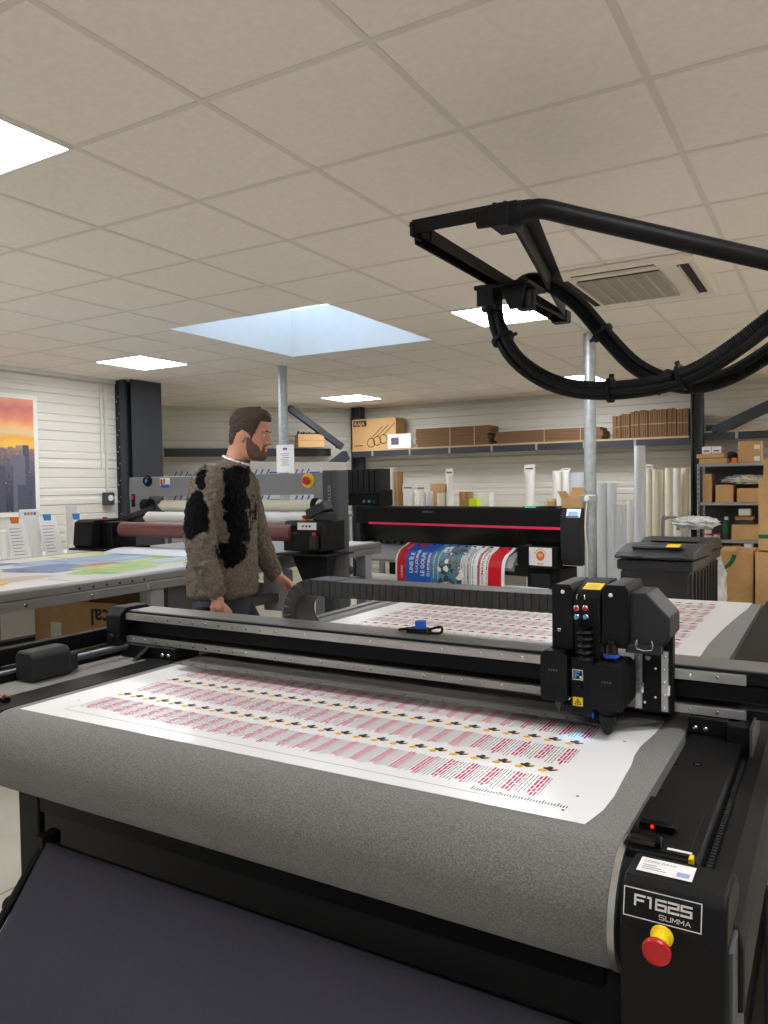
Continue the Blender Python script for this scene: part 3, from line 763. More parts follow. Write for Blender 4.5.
m.box(p.x, p.x+.004, 1.8138, 1.8145, p.z, p.z+.017, 3); m.box(p.x+.004, p.x+.014, 1.8138, 1.8145, p.z+.013, p.z+.017, 3); m.box(p.x+.004, p.x+.010, 1.8138, 1.8145, p.z+.006, p.z+.010, 3); m.box(p.x+.012, p.x+.017, 1.8138, 1.8145, p.z, p.z+.006, 1)
q = PY(579, 686.5, 1.815); m.lathe([(0, .008), (.006, .008), (.008, .002), (.008, 0)], (q.x, 1.815, q.z), 16, 4, (0, -1, 0)); m.cyl((q.x-.010, 1.815, q.z-.009), (q.x-.010, 1.812, q.z-.009), .0025, 8, 4)
sq(573, 696.5, 583, 706.5, 5)
p, q = PY(573, 696.5, 1.8142), PY(583, 706.5, 1.8142)
zx = p.x+(q.x-p.x)*.5; w = (q.x-p.x)*.38; z0 = q.z+.003; z1 = p.z-.003
m.put([(zx-w, 1.8138, z0), (zx+w, 1.8138, z0), (zx, 1.8138, z1)], [(0, 1, 2)], 6)
m.put([(zx-w*.62, 1.8134, z0+.0022), (zx+w*.62, 1.8134, z0+.0022), (zx, 1.8134, z1-.004)], [(0, 1, 2)], 5)
m.lathe([(0, .0006), (.0022, .0006)], (zx, 1.8134, z0+.006), 10, 6, (0, -1, 0))
m.box(zx-.0035, zx+.0035, 1.8128, 1.8131, z0+.0035, z0+.0042, 6)
m.build('camera_module', ['black_satin', 'white_gloss', 'black_gloss', 'skyblue', 'rubber', 'yellow', 'ink_black'], hd, .002)
m = MB(CO); m.box(b.x-.002, b.x+.002, 1.812, 1.83, b.z-.004, b.z+.008); m.box(b.x-.024, b.x-.006, 1.818, 1.826, b.z-.002, b.z+.001); m.build('light_strip', 'blue', hd)
a, b = pod(590, 664, 624, 713, 1.77, 0)
q = PY(608, 655, 1.80)
m = MB(CO); m.cyl((q.x, 1.83, q.z-.016), (q.x, 1.83, q.z+.02), .016, 24, 0); m.cyl((q.x, 1.83, q.z-.010), (q.x, 1.83, q.z-.003), .0185, 24, 1); m.cyl((q.x, 1.83, q.z+.02), (q.x, 1.83, q.z+.03), .010, 16, 0); m.build('tool_spindle', ['black_gloss', 'blue'], hd)
q = PY(606, 716, 1.80); zt = b.z+.004
m = MB(CO); m.lathe([(.0, zt), (.019, zt), (.019, zt-.008)], (q.x, 1.815, 0), 20, 1)
m.lathe([(.019, zt-.008), (.024, zt-.009), (.024, zt-.018), (.017, zt-.020), (.016, zt-.024), (.021, zt-.027), (.020, zt-.036), (.010, .862), (.004, .857), (0, .8565)], (q.x, 1.815, 0), 20, 0)
m.build('cutting_tip', ['rubber', 'chrome'], hd)
q = PY(558, 706, 1.83)
m = MB(CO); m.lathe([(0, q.z+.03), (.009, q.z+.03), (.009, q.z-.004), (.004, q.z-.006), (.002, q.z-.02), (0, q.z-.021)], (q.x, 1.84, 0), 16); m.build('marking_pen', 'dgrey_paint', hd)

# ---------------------------------------------------------------- printed sheet of labels lying on the belt
rn = random.Random(11)
SO = (-1.15, 2.8, BZ); ZS = BZ+.0012
edge = [(-.379, 1.327), (-.366, 1.40), (-.364, 1.47), (-.370, 1.587), (-.373, 1.66), (-.380, 1.72), (-.381, 1.79), (-.371, 1.89), (-.366, 2.045), (-.362, 2.33), (-.378, 2.6), (-.40, 2.8), (-.404, 3.05), (-.392, 3.4), (-.372, 3.75), (-.356, 3.95), (-.352, 4.16)]
left = [(-1.95, 4.12), (-1.935, 3.4), (-1.945, 2.6), (-1.94, 1.9), (-1.945, 1.307)]
sheet_poly = edge + left
m = MB(SO)
m.prism([(x, y) for x, y in sheet_poly], 'z', BZ+.0003, ZS)
def dash(x0, x1, y0, y1, mi, h=.0003): m.quad((x0, y0, ZS+h), (x1, y0, ZS+h), (x1, y1, ZS+h), (x0, y1, ZS+h), mi)
PXI = .0512; PYI = .19
for r in range(14):
    yr = 1.545 + PYI*r
    for k in range(26):
        x0 = -1.822 + PXI*k
        # icon: dark shape with a yellow patch
        cx, cy = x0+.026, yr+.008
        m.put([(cx+a*.85, cy+b*.85, ZS+.0004) for a, b in ((-.016, -.006), (-.004, -.010), (.004, -.016), (.012, -.010), (.020, -.004), (.018, .006), (.006, .004), (.004, .014), (-.006, .016), (-.010, .006), (-.018, .004))], [tuple(range(11))], 1)
        m.put([(cx+a, cy+b, ZS+.0006) for a, b in ((-.020, -.022), (-.008, -.024), (-.003, -.016), (-.006, -.008), (-.016, -.008), (-.022, -.014))], [tuple(range(6))], 4)
        dash(cx+.004, cx+.016, cy-.002, cy+.003, 4, .0007)
        # lines of words running along the label
        for (u, w, mi, dens) in ((.001, .0019, 3, 1), (.0085, .0019, 3, 1), (.016, .0019, 3, 1), (.0235, .0048, 2, 1), (.0315, .0048, 2, 1), (.0395, .0036, 2, .9), (.0465, .0016, 3, .9)):
            y = yr-.035 - rn.uniform(0, .008)
            ye = yr-.150 + rn.uniform(0, .02)
            while y > ye:
                L = rn.uniform(.014, .036)
                if rn.random() < dens: dash(x0+u, x0+u+w, max(y-L, ye), y, mi)
                y -= L+.003
# frame line, scale ticks, registration dots
dash(-1.83, -.55, 1.362, 1.3634, 1); dash(-1.83, -1.8286, 1.362, 1.40, 1)
for k in range(34):
    x = -.62 + k*.0058; dash(x, x+.0024, 1.375, 1.375+(.010 if k % 5 else .016), 1)
for (x, y) in ((-.43, 1.365), (-.425, 1.44), (-.42, 1.80), (-1.87, 1.44), (-1.87, 2.3)):
    m.put([(x+.0035*math.cos(a*PI/4), y+.0035*math.sin(a*PI/4), ZS+.0004) for a in range(8)], [tuple(range(8))], 1)
sh = m.build('printed_sheet', ['vinyl', 'ink_black', 'ink_red', 'ink_grey', 'ink_yellow'], None, weld=False)
tag(sh, 'long white vinyl sheet printed with rows of small labels on the grey belt', 'printed sheet')
# blue work light of the camera module
li = bpy.data.lights.new('work_light', 'SPOT'); li.color = (.25, .6, 1.0); li.energy = .10; li.spot_size = math.radians(78); li.spot_blend = .12; li.shadow_soft_size = .004; li.use_square = True if hasattr(li, 'use_square') else False
lo = bpy.data.objects.new('work_light', li); COL.objects.link(lo); lo.location = Vector((-.528, 1.80, .895))-Vector(CO); lo.parent = hd
lo.rotation_euler = (Vector((0, -.35, -1))).to_track_quat('-Z', 'Y').to_euler()

# ================================================================== CABLE BOOM overhead
A = PZ(418, 224, 2.2); B = PZ(512, 209, 2.2)
RX = A.x; RYE = 3.32
boomA = Vector((B.x+.005, B.y+.0, 2.185)); boomB = PD(768, 268, 2.13)
bdir = (boomB-boomA).normalized(); boomC = boomA + bdir*2.05
BO = (boomC.x, boomC.y, 0)
bm_ = thing('cable_boom', 'black overhead boom carrying drooping cable hoses, upper right', 'cable boom', BO)
m = MB(BO); k1 = boomA + Vector((.075, .022, .006)); pth = [boomA+Vector((-.03, -.008, .0)), boomA+Vector((.03, .008, .004)), k1]
for k in range(1, 17): pth.append(k1.lerp(boomC, k/16 if k > 1 else .05))
m.tube(smooth_path(pth, 4), .0265, 20); m.tube([(boomC.x, boomC.y, .02), (boomC.x, boomC.y, boomC.z+.03)], .045, 20); m.box(boomC.x-.15, boomC.x+.15, boomC.y-.15, boomC.y+.15, .001, .02)
m.build('boom_tube', 'black_satin', bm_)
m = MB(BO); m.bar(A+Vector((-.01, 0, 0)), B+Vector((.02, 0, .008)), .05, .012); m.bar(A+Vector((-.01, -.021, -.016)), B+Vector((.02, -.021, -.008)), .006, .034); m.box(A.x-.012, A.x-.004, A.y-.03, A.y+.03, 2.16, 2.2)
for k in (.82, .93): p = A.lerp(B, k); m.cyl(p+Vector((0, 0, .006)), p+Vector((0, 0, .024)), .007, 8); 
m.build('front_bar', 'black_satin', bm_, .002)
m = MB(BO); rz = 2.182
m.box(RX-.028, RX+.028, A.y+.03, RYE, rz, rz+.008); m.box(RX-.028, RX-.020, A.y+.03, RYE, rz-.028, rz); m.box(RX+.020, RX+.028, A.y+.03, RYE, rz-.028, rz)
m.box(RX-.02, RX+.02, A.y-.02, A.y+.06, rz+.008, 2.196); m.build('trolley_rail', 'black_satin', bm_, .002)
m = MB(BO); e1 = Vector((RX+.02, RYE-.03, 2.205)); m.bar(B+Vector((.0, .01, -.008)), e1, .012, .07); m.bar(B+Vector((.02, .01, .02)), e1+Vector((.0, 0, .03)), .06, .008)
m.box(RX-.035, RX+.035, RYE-.04, RYE+.02, 2.15, 2.20); m.build('side_arm', 'black_satin', bm_, .003)
m = MB(BO); m.hollow(boomA+Vector((-.045, -.006, 0)), boomA+Vector((.02, .01, 0)), .036, .027, 20); m.cyl(boomA+Vector((-.10, -.02, -.002)), boomA+Vector((-.05, -.01, -.002)), .025, 16)
m.bar(boomA+Vector((-.03, -.04, -.01)), boomA+Vector((-.03, .05, -.01)), .05, .05); m.build('clamp', 'black', bm_, .002)
TYy = 2.62
m = MB(BO); m.box(RX-.07, RX+.13, TYy-.09, TYy+.10, 2.138, 2.152); m.bar((RX-.06, TYy-.085, 2.11), (RX+.0, TYy-.085, 2.11), .008, .06); m.prism([(RX+.02, 2.14), (RX+.11, 2.14), (RX+.09, 2.06), (RX+.05, 2.06)], 'y', TYy-.06, TYy-.052)
m.box(RX-.03, RX+.03, TYy-.06, TYy+.06, 2.1525, 2.176)
m.cyl((RX-.03, TYy-.03, 2.07), (RX-.03, TYy-.03, 2.138), .034, 14); m.cyl((RX+.085, TYy+.02, 2.07), (RX+.085, TYy+.02, 2.138), .034, 14)
m.build('trolley', 'black', bm_, .002)
def hose(pts, offs, tie_at, flip):
    path = smooth_path([PD(*p) for p in pts], 24)
    acc = [0]
    for a, b in zip(path, path[1:]): acc.append(acc[-1]+(b-a).length)
    def at(s):
        for k in range(len(acc)-1):
            if acc[k+1] >= s: return path[k].lerp(path[k+1], (s-acc[k])/max(1e-6, acc[k+1]-acc[k]))
        return path[-1]
    tot = acc[-1]
    def shifted(dx, dz, step, fr=1.0):
        out = []; n = int(tot*fr/step)
        for k in range(n+1):
            s = k*step; p = at(s); d = (at(min(tot, s+.01))-at(max(0, s-.01))).normalized()
            a = d.cross(CF).normalized()       # sideways, then depth of the bundle
            tw = .35*math.sin(s*2.2)
            out.append(p + a*(dx*math.cos(tw)-dz*math.sin(tw)) + d.cross(a).normalized()*(dx*math.sin(tw)+dz*math.cos(tw)))
        return out
    m = MB(BO)
    main = shifted(offs[0][0], offs[0][1], .0035)
    m.tube(main, [offs[0][2]*(1.0 if k % 2 else .86) for k in range(len(main))], 14)
    h = m.build('corrugated_hose', 'rubber', bm_, weld=False)
    for (dx, dz, r) in offs[1:]:
        m = MB(BO); m.tube(shifted(dx, dz, .03), r, 10); m.build('cable', 'rubber', h)
    for s in tie_at:
        p = at(s*tot); d = (at(min(tot, s*tot+.02))-p).normalized(); a = d.cross(CF).normalized()
        m = MB(BO); m.hollow(p-d*.007, p+d*.007, .042, .036, 20); m.bar(p+a*flip*.038, p+a*flip*.054, .012, .012); m.build('cable_tie', 'black', h)
hose([(494, 285, 2.74), (494, 306, 2.78), (499, 330, 2.78), (515, 358, 2.74), (544, 379, 2.70), (577, 389, 2.64), (616, 390, 2.56), (659, 384, 2.48), (697, 371, 2.40), (735, 347, 2.32), (768, 322, 2.26), (820, 285, 2.18), (860, 262, 2.13)],
     [(.010, 0, .022), (-.018, .010, .013), (-.016, -.016, .012), (.0, .028, .010)], (.14, .46, .62), 1)
hose([(521, 287, 2.78), (530, 282, 2.82), (550, 285, 2.85), (577, 304, 2.84), (606, 337, 2.80), (635, 366, 2.74), (668, 382, 2.66), (697, 385, 2.58), (730, 376, 2.50), (768, 354, 2.42), (815, 318, 2.32), (860, 280, 2.2)],
     [(-.008, 0, .022), (.018, .010, .013), (.016, -.016, .010)], (.30, .52), -1)

# ================================================================== FLATBED APPLICATOR on the left
AO = (-4.35, 3.4, 0)
ap = thing('laminating_table', 'long grey laminating applicator table with roller bridge, at left behind the cutter', 'laminating machine', AO)
ATX0, ATX1, ATZ = -5.30, -3.5, .955
m = MB(AO); m.box(ATX0, ATX1-.045, .9, 5.9, ATZ-.045, ATZ); m.build('table_top', 'alu_grey', ap)
m = MB(AO); m.prism([(ATX1-.045, ATZ+.002), (ATX1-.01, ATZ+.002), (ATX1, ATZ-.006), (ATX1, ATZ-.040), (ATX1-.006, ATZ-.044), (ATX1-.006, ATZ-.050), (ATX1, ATZ-.054), (ATX1, ATZ-.098), (ATX1-.045, ATZ-.098)], 'y', .9, 5.9)
for k in range(12):
    y = 1.2+k*.4; m.cyl((ATX1, y, ATZ-.074), (ATX1+.004, y, ATZ-.074), .011, 10, 1)
for k in range(6): m.cyl((ATX1, 2.72+k*.09, ATZ-.028), (ATX1+.002, 2.72+k*.09, ATZ-.028), .008, 10, 2)
m.build('side_rail', ['alu_y', 'chrome', 'dark_hole'], ap, .002)
for (x, y) in ((-3.56, 1.2), (-5.2, 1.2), (-3.56, 3.28), (-5.2, 3.28), (-3.56, 5.7), (-5.2, 5.7)):
    m = MB(AO); m.box(x-.05, x+.05, y-.05, y+.05, .03, ATZ-.10); m.box(x-.07, x+.07, y-.07, y+.07, .001, .03); m.build('leg', 'grey_paint', ap, .004)
m = MB(AO); m.box(-3.60, -3.52, 3.33, 5.65, .62, .68); m.box(-3.60, -3.52, 3.33, 5.65, .38, .43); m.box(-3.62, -3.55, 3.4, 3.75, .62, .86); m.box(-5.2, -5.12, 1.25, 5.65, .3, .38); m.box(-5.15, -3.6, 4.5, 4.58, .3, .36)
m.box(-3.60, -3.5, 4.0, 4.10, .43, .62); m.build('under_frame', 'dgrey_paint', ap, .003)
# bridge
BY = 4.72; bx0, bx1 = -5.29, -3.225
m = MB(AO)
m.box(bx0, bx1+.0, BY-.07, BY+.07, 1.405, 1.56); m.box(bx0, bx0+.17, BY-.07, BY+.07, 1.15, 1.405); m.box(bx1-.11, bx1, BY-.07, BY+.07, .03, 1.405)
m.prism([(bx0+.17, 1.405), (bx0+.27, 1.405), (bx0+.17, 1.34)], 'y', BY-.07, BY+.07)
m.build('bridge', 'grey_paint', ap, .006)
br = [c for c in ap.children if c.name.startswith('bridge')][0]
# end column with the maker's lettering
m = MB(AO); ex0, ex1 = bx1+.005, bx1+.125
m.prism([(ex0, BY-.12), (ex1-.03, BY-.12), (ex1, BY-.09), (ex1, BY+.05), (ex0, BY+.05)], 'z', .32, 1.575)
m.build('end_column', 'dgrey_paint', ap, .012, 3)
ec = [c for c in ap.children if c.name.startswith('end_column')][0]
m = MB(AO); m.text('ROLLSROLLER', (ex0+.075, BY-.1215, 1.17), (0, 0, 1), (-1, 0, 0), .034, 0, width=.30); m.build('lettering', 'alu_grey', ec)
m = MB(AO); m.box(ex0, ex1, BY-.12, BY+.05, .05, .31); m.build('column_foot', 'black', ec, .01)
# sticker, dial and stop switches on the bridge
fy = BY-.0712
def ap_px(x, y): return PY(x, y, fy)
c = ap_px(148, 481); m = MB(AO); m.lathe([(.05, 0), (.05, .006), (.032, .01), (.028, .035), (0, .035)], (c.x, fy, c.z), 20, 0, (0, -1, 0)); m.ball((c.x+.015, fy-.035, c.z), .014, .006, .014, 10, 8, 1); m.build('dial', ['black', 'skyblue'], br)
a, b = ap_px(160, 478), ap_px(170, 488); m = MB(AO); m.box(a.x, b.x, fy-.001, fy, b.z+.02, a.z, 0); m.box(a.x+.006, a.x+.03, fy-.002, fy-.001, b.z+.03, a.z-.01, 1); m.box(a.x+.012, b.x-.006, fy-.003, fy-.002, b.z+.004, b.z+.03, 2)
m.box(a.x+.04, a.x+.058, fy-.002, fy-.001, b.z+.035, a.z-.008, 1); m.build('logo_sticker', ['white', 'red', 'blue'], br)
c = ap_px(308, 480.5); m = MB(AO); m.lathe([(.055, 0), (.055, .004), (0, .004)], (c.x, fy, c.z), 24, 0, (0, -1, 0)); m.lathe([(.02, .004), (.02, .02), (.03, .024), (.03, .034), (.02, .04), (0, .041)], (c.x, fy, c.z), 24, 1, (0, -1, 0)); m.build('emergency_stop', ['yellow', 'red'], br)
c = ap_px(133.5, 500); m = MB(AO); m.box(c.x-.02, c.x+.02, fy-.006, fy, c.z-.06, c.z+.05, 0); m.box(c.x-.014, c.x+.014, fy-.012, fy-.006, c.z+.005, c.z+.04, 1); m.build('rocker_switch', ['black', 'red'], br)
# rollers
def roller(name, px0, px1, yc, z, r, mt, yy, label=None):
    x0, x1 = PY(px0, 0, yy).x, PY(px1, 0, yy).x
    m = MB(AO); m.cyl((x0, yy, z), (x1, yy, z), r, 28); m.cyl((x0-.05, yy, z), (x1+.05, yy, z), r*.35, 12); o = m.build(name, mt, ap); return o
roller('supply_roll', 151, 315, 0, PY(230, 505.5, 4.66).z, .045, 'cream', 4.66)
roller('supply_roll', 136, 310, 0, PY(230, 518.5, 4.56).z, .050, 'white', 4.56)
roller('pressure_roller', 109, 283, 0, PY(230, 531.5, 4.42).z, .062, 'redroll', 4.42)
zr = PY(230, 531.5, 4.42).z
for (pa, pb) in ((144, 151), (314, 319)):
    a, b = PY(pa, 505, 4.66), PY(pb, 505, 4.66); m = MB(AO); m.cyl((a.x, 4.66, a.z), (b.x, 4.66, a.z), .052, 20); m.build('roll_flange', 'black', ap)
# left bearing block and right control unit
a, b = PY(88, 519, 4.38), PY(131, 547, 4.38)
m = MB(AO); m.prism([(4.26, ATZ+.002), (4.22, ATZ+.05), (4.24, a.z-.02), (4.28, a.z), (4.66, a.z), (4.66, ATZ+.002)], 'x', a.x, a.x+.22); m.box(a.x-.06, a.x+.4, 4.22, 4.7, ATZ+.0015, ATZ+.02)
m.box(a.x+.22, a.x+.34, 4.34, 4.6, ATZ+.02, a.z-.02); m.build('bearing_block', 'black', ap, .012)
m = MB(AO); q = PY(140, 512, 4.5); m.bar((a.x+.2, 4.55, a.z-.02), (q.x+.06, 4.62, q.z+.03), .07, .05); m.build('swing_arm', 'charcoal', ap, .006)
m = MB(AO); q = PY(105, 518, 4.4); m.cyl((q.x, 4.4, a.z), (q.x, 4.4, a.z+.018), .02, 12); m.build('push_button', 'red', ap)
a, b = PY(283, 521, 4.40), PY(317, 552, 4.40)
m = MB(AO); m.prism([(4.40, b.z), (4.40, a.z-.03), (4.43, a.z), (4.7, a.z+.0), (4.7, b.z)], 'x', a.x, b.x+.04); m.build('control_unit', 'black_satin', ap, .008)
cu_ = [c for c in ap.children if c.name.startswith('control_unit')][0]
p, q = PY(298, 522.5, 4.405), PY(317, 530, 4.405); m = MB(AO); m.quad((p.x, 4.397, q.z), (q.x, 4.397, q.z), (q.x, 4.399, p.z+.0), (p.x, 4.399, p.z), 0)
for k in range(3): m.cyl((p.x+.05+.03*k, 4.396, (p.z+q.z)/2), (p.x+.05+.03*k, 4.392, (p.z+q.z)/2), .008, 10, 1)
m.build('panel', ['white', 'ink_grey'], cu_)
q = PY(301, 519, 4.45); m = MB(AO); m.lathe([(.03, 0), (.03, .01), (0, .01)], (q.x, 4.5, a.z), 16, 1); m.lathe([(.016, .01), (.016, .02), (.024, .024), (.024, .036), (0, .04)], (q.x, 4.5, a.z), 16, 0); m.build('emergency_stop', ['red', 'yellow'], cu_)
q = PY(314, 540, 4.38); m = MB(AO); m.box(q.x-.03, q.x+.035, 4.36, 4.40, q.z-.06, q.z+.03); m.cyl((q.x, 4.38, q.z+.03), (q.x, 4.38, q.z+.05), .014, 10, 1); m.build('joystick', ['black_gloss', 'red'], cu_, .004)
m = MB(AO); q = PY(318, 512, 4.5); m.bar((q.x-.07, 4.5, q.z-.02), (q.x+.09, 4.5, q.z+.05), .1, .07); m.box(q.x-.02, q.x+.12, 4.46, 4.56, q.z-.06, q.z-.0); m.build('swing_arm', 'charcoal', ap, .008)
a, b = PY(276, 553, 4.40), PY(327, 557, 4.40)
m = MB(AO); m.box(a.x, b.x+.02, 4.36, 4.72, b.z-.0, a.z); m.prism([(a.x+.06, b.z), (b.x-.05, b.z), (b.x-.14, b.z-.20), (a.x+.16, b.z-.20)], 'y', 4.5, 4.66); m.box(b.x-.09, b.x-.03, 4.44, 4.5, b.z-.16, b.z); m.build('control_shelf', 'black', ap, .004)
m = MB(AO); m.box(-5.2, -3.55, 4.66, 4.78, .60, .70); m.box(-3.66, -3.5, 4.45, 4.6, .55, .84); m.build('cross_member', 'grey_paint', ap, .004)

# prints lying on the applicator table
def sheet(name, poly, z, mts, label, cat, group=None, extra=None):
    cx = sum(p[0] for p in poly)/len(poly); cy = sum(p[1] for p in poly)/len(poly); o = (cx, cy, z)
    m = MB(o); m.prism(poly, 'z', z+.0004, z+.0014)
    if extra: extra(m, z+.0014)
    return tag(m.build(name, mts, None, weld=False), label, cat, group)
def chart(m, z):
    R = random.Random(5)
    def patch(x0, y0, x1, y1, mi, h):
        n = 14; pts = []
        for k in range(n):
            a = 2*PI*k/n; rr = 1+R.uniform(-.14, .14)
            pts.append(((x0+x1)/2+(x1-x0)/2*math.copysign(abs(math.cos(a))**.6, math.cos(a))*rr, (y0+y1)/2+(y1-y0)/2*math.copysign(abs(math.sin(a))**.6, math.sin(a))*rr, z+h))
        m.put(pts, [tuple(range(n))], mi)
    for k, (x0, y0, x1, y1, mi) in enumerate([(-4.9, 3.2, -4.3, 4.2, 1), (-4.6, 2.9, -4.1, 3.4, 2), (-4.25, 3.2, -3.85, 4.0, 3), (-4.05, 3.0, -3.72, 3.6, 4), (-4.4, 3.9, -3.75, 4.25, 3), (-5.1, 3.5, -4.9, 4.2, 5), (-4.75, 2.3, -4.2, 2.8, 5), (-4.1, 2.35, -3.9, 2.9, 6), (-4.35, 3.35, -4.2, 3.62, 7), (-5.0, 2.5, -4.8, 3.3, 2), (-4.55, 3.75, -4.4, 4.1, 8), (-4.15, 3.75, -3.95, 4.1, 8), (-3.8, 3.75, -3.64, 4.2, 2)]):
        patch(x0, y0, x1, y1, mi, .0003+.00012*k)
    for k in range(46):
        x = R.uniform(-5.1, -3.8); y = R.uniform(2.2, 4.1); m.quad((x, y, z+.0022), (x+R.uniform(.05, .25), y, z+.0022), (x+.2, y+.012, z+.0022), (x, y+.012, z+.0022), (9, 2, 5)[k % 3])
mat('sea', (160, 188, 216), .4, 0, .1, 5); mat('sea2', (112, 138, 178), .4, 0, .12, 8); mat('land', (186, 208, 120), .4, 0, .12, 6); mat('land2', (164, 200, 104), .4, 0, .12, 6)
mat('pale_yellow', (240, 225, 150), .4, 0, .06, 6); mat('sand', (205, 190, 170), .4, 0, .06, 6); mat('coral', (225, 120, 90), .4); mat('lightblue', (190, 215, 240), .4)
sheet('printed_chart', [(-5.2, 1.2), (-3.62, 1.2), (-3.60, 2.4), (-3.57, 2.95), (-3.60, 3.5), (-3.58, 4.26), (-5.2, 4.26)], ATZ, ['vinyl', 'sea', 'sea2', 'land', 'land2', 'pale_yellow', 'sand', 'coral', 'lightblue', 'ink_grey'],
      'large colourful blue and green print lying on the applicator table', 'print', None, chart)
sheet('yellow_strip', [(-3.78, 2.28), (-3.73, 2.28), (-3.85, 2.55), (-3.90, 2.55)], ATZ+.0045, 'yellow', 'small yellow strip lying on the colourful print', 'strip')
m = MB((-4.4, 4.3, ATZ)); pts = []
for k in range(9): pts.append((4.1+.4*k/8, ATZ+.006+.03*math.sin(k/8*PI*.9)))
m.prism(pts+[(y, z-.0015) for y, z in reversed(pts)], 'x', -5.0, -3.75, 0, True); tag(m.build('white_foil', 'rollblue'), 'white foil lifting under the brown pressure roller', 'foil')

# ================================================================== ROLL PRINTER behind
RO = (-1.87, 6.5, 0); PRZ = math.atan2(-.6, 2.53)
pr = thing('roll_printer', 'wide black roll printer with a pink line, printing a holiday banner', 'printer', RO, PRZ)
def lp(x, y, yl=0.0):
    """pixel -> local coordinates of the printer on its plane y = yl"""
    c, s = math.cos(PRZ), math.sin(PRZ); e = (EYE-Vector(RO)); r = ray(x, y)
    el = Vector((c*e.x+s*e.y, -s*e.x+c*e.y, e.z)); rl = Vector((c*r.x+s*r.y, -s*r.x+c*r.y, r.z))
    return el + rl*((yl-el.y)/rl.y)
PL = -2.75
T = 1.238
m = MB(); m.prism([(0, T-.02), (.02, T), (.36, T), (.40, T-.05), (.40, .72), (.25, .72), (.25, .85), (.06, .85), (.05, 1.055), (-.004, 1.06)], 'x', PL, -.19); m.build('body', 'black_satin', pr, .004)
m = MB(); m.prism([(-.008, 1.05), (-.008, 1.073), (-.002, 1.073), (-.002, 1.05)], 'x', PL+.2, -.19); m.build('pink_line', 'pink', pr)
m = MB(); m.prism([(-.002, 1.045), (.03, .862), (.05, .862), (.01, 1.048)], 'x', PL+.1, -.2); m.build('front_window', 'black_gloss', pr)
for k in range(24):
    x = PL+.2+k*.1; m = MB(); m.box(x, x+.03, .0, .045, .852, .868); m.build('pinch_roller', 'dgrey_paint', pr)
# curved platen the media slides over
plt = [(.10, .845), (-.03, .828), (-.10, .795), (-.14, .745), (-.155, .70)]
def platen(off): return [(y-off*.5, z+off) for y, z in plt]
m = MB(); m.prism(plt+[(y+.03, z-.03) for y, z in reversed(plt)], 'x', PL+.1, -.60); m.build('platen', 'alu_grey', pr)
# right end cap
m = MB(); m.prism([(-.03, .80), (-.03, T-.07), (.0, T-.01), (.02, T), (.25, T), (.25, .78), (.02, .74)], 'x', -.19, 0); m.build('end_cap', 'charcoal', pr, .012, 3)
ecp = [c for c in pr.children if c.name.startswith('end_cap')][0]
a, b = lp(567, 510, -.012), lp(581, 517.5, -.012); m = MB(); m.quad((a.x, -.0305, b.z), (b.x, -.0305, b.z), (b.x, -.010, a.z+.01), (a.x, -.010, a.z+.01), 0); m.quad((a.x+.02, -.0308, b.z+.012), (b.x-.02, -.0308, b.z+.012), (b.x-.02, -.020, b.z+.05), (a.x+.02, -.020, b.z+.05), 1); m.build('touch_screen', ['white_lcd', 'lightblue'], ecp)
m = MB(); m.prism([(-.08, .90), (.02, .90), (.02, .70), (-.04, .705), (-.08, .74)], 'x', -.60, -.19); m.build('media_cap', 'black_satin', pr, .006)
a, b = lp(529, 543.5, -.081), lp(552, 567, -.081)
m = MB(); m.quad((a.x, -.0815, .735), (b.x, -.0815, .735), (b.x, -.0815, .895), (a.x, -.0815, .895), 0)
cx, cz = (a.x+b.x)/2, .822
pts = []
for k in range(32):
    r = .047 if k % 2 else .040; pts.append((cx+r*math.cos(2*PI*k/32), -.082, cz+r*math.sin(2*PI*k/32)))
m.put(pts, [tuple(range(32))], 1)
for k in range(28):
    t = PI*(.1+.8*k/27); m.box(cx+.058*math.cos(t)-.003, cx+.058*math.cos(t)+.003, -.0826, -.082, cz+.058*math.sin(t)-.003, cz+.058*math.sin(t)+.003, 1)
for k in range(3): m.box(cx-.024+.004*k, cx+.024-.004*k, -.0828, -.0824, cz+.012-.011*k, cz+.017-.011*k, 0)
m.box(cx-.03, cx+.03, -.0826, -.082, .747, .756, 1); m.build('burst_sticker', ['white', 'orange'], pr, weld=False)
a, b = lp(533, 508, .1), lp(548, 512, .1)
m = MB(); 
m.box(-.62, -.30, .05, .30, T+.0, T+.012, 0); m.box(-.60, -.48, .10, .16, T+.012, T+.014, 1); m.box(-.60, -.50, .06, .09, T+.012, T+.014, 2)
for i in range(4):
    for j in range(2): m.box(-.45+.035*i, -.425+.035*i, .07+.05*j, .09+.05*j, T+.012, T+.016, 3)
m.quad((-.60, .0475, T+.001), (-.48, .0475, T+.001), (-.48, .0495, T+.011), (-.60, .0495, T+.011), 1)
m.build('control_panel', ['black', 'green_lcd', 'blue_lcd', 'dgrey_paint'], pr, weld=False)
a = lp(422, 511.5, -.001); m = MB(); m.text('XPERTJET', (a.x, -.0025, a.z-.01), (1, 0, 0), (0, 0, 1), .022, 0, width=.15); m.build('lettering', 'alu_grey', pr)
a = lp(526, 540, .02); m = MB(); m.text('XPJ', (a.x, .012, .90), (1, 0, 0), (0, -.2, .98), .018, 0, width=.06); m.build('lettering', 'alu_grey', pr)
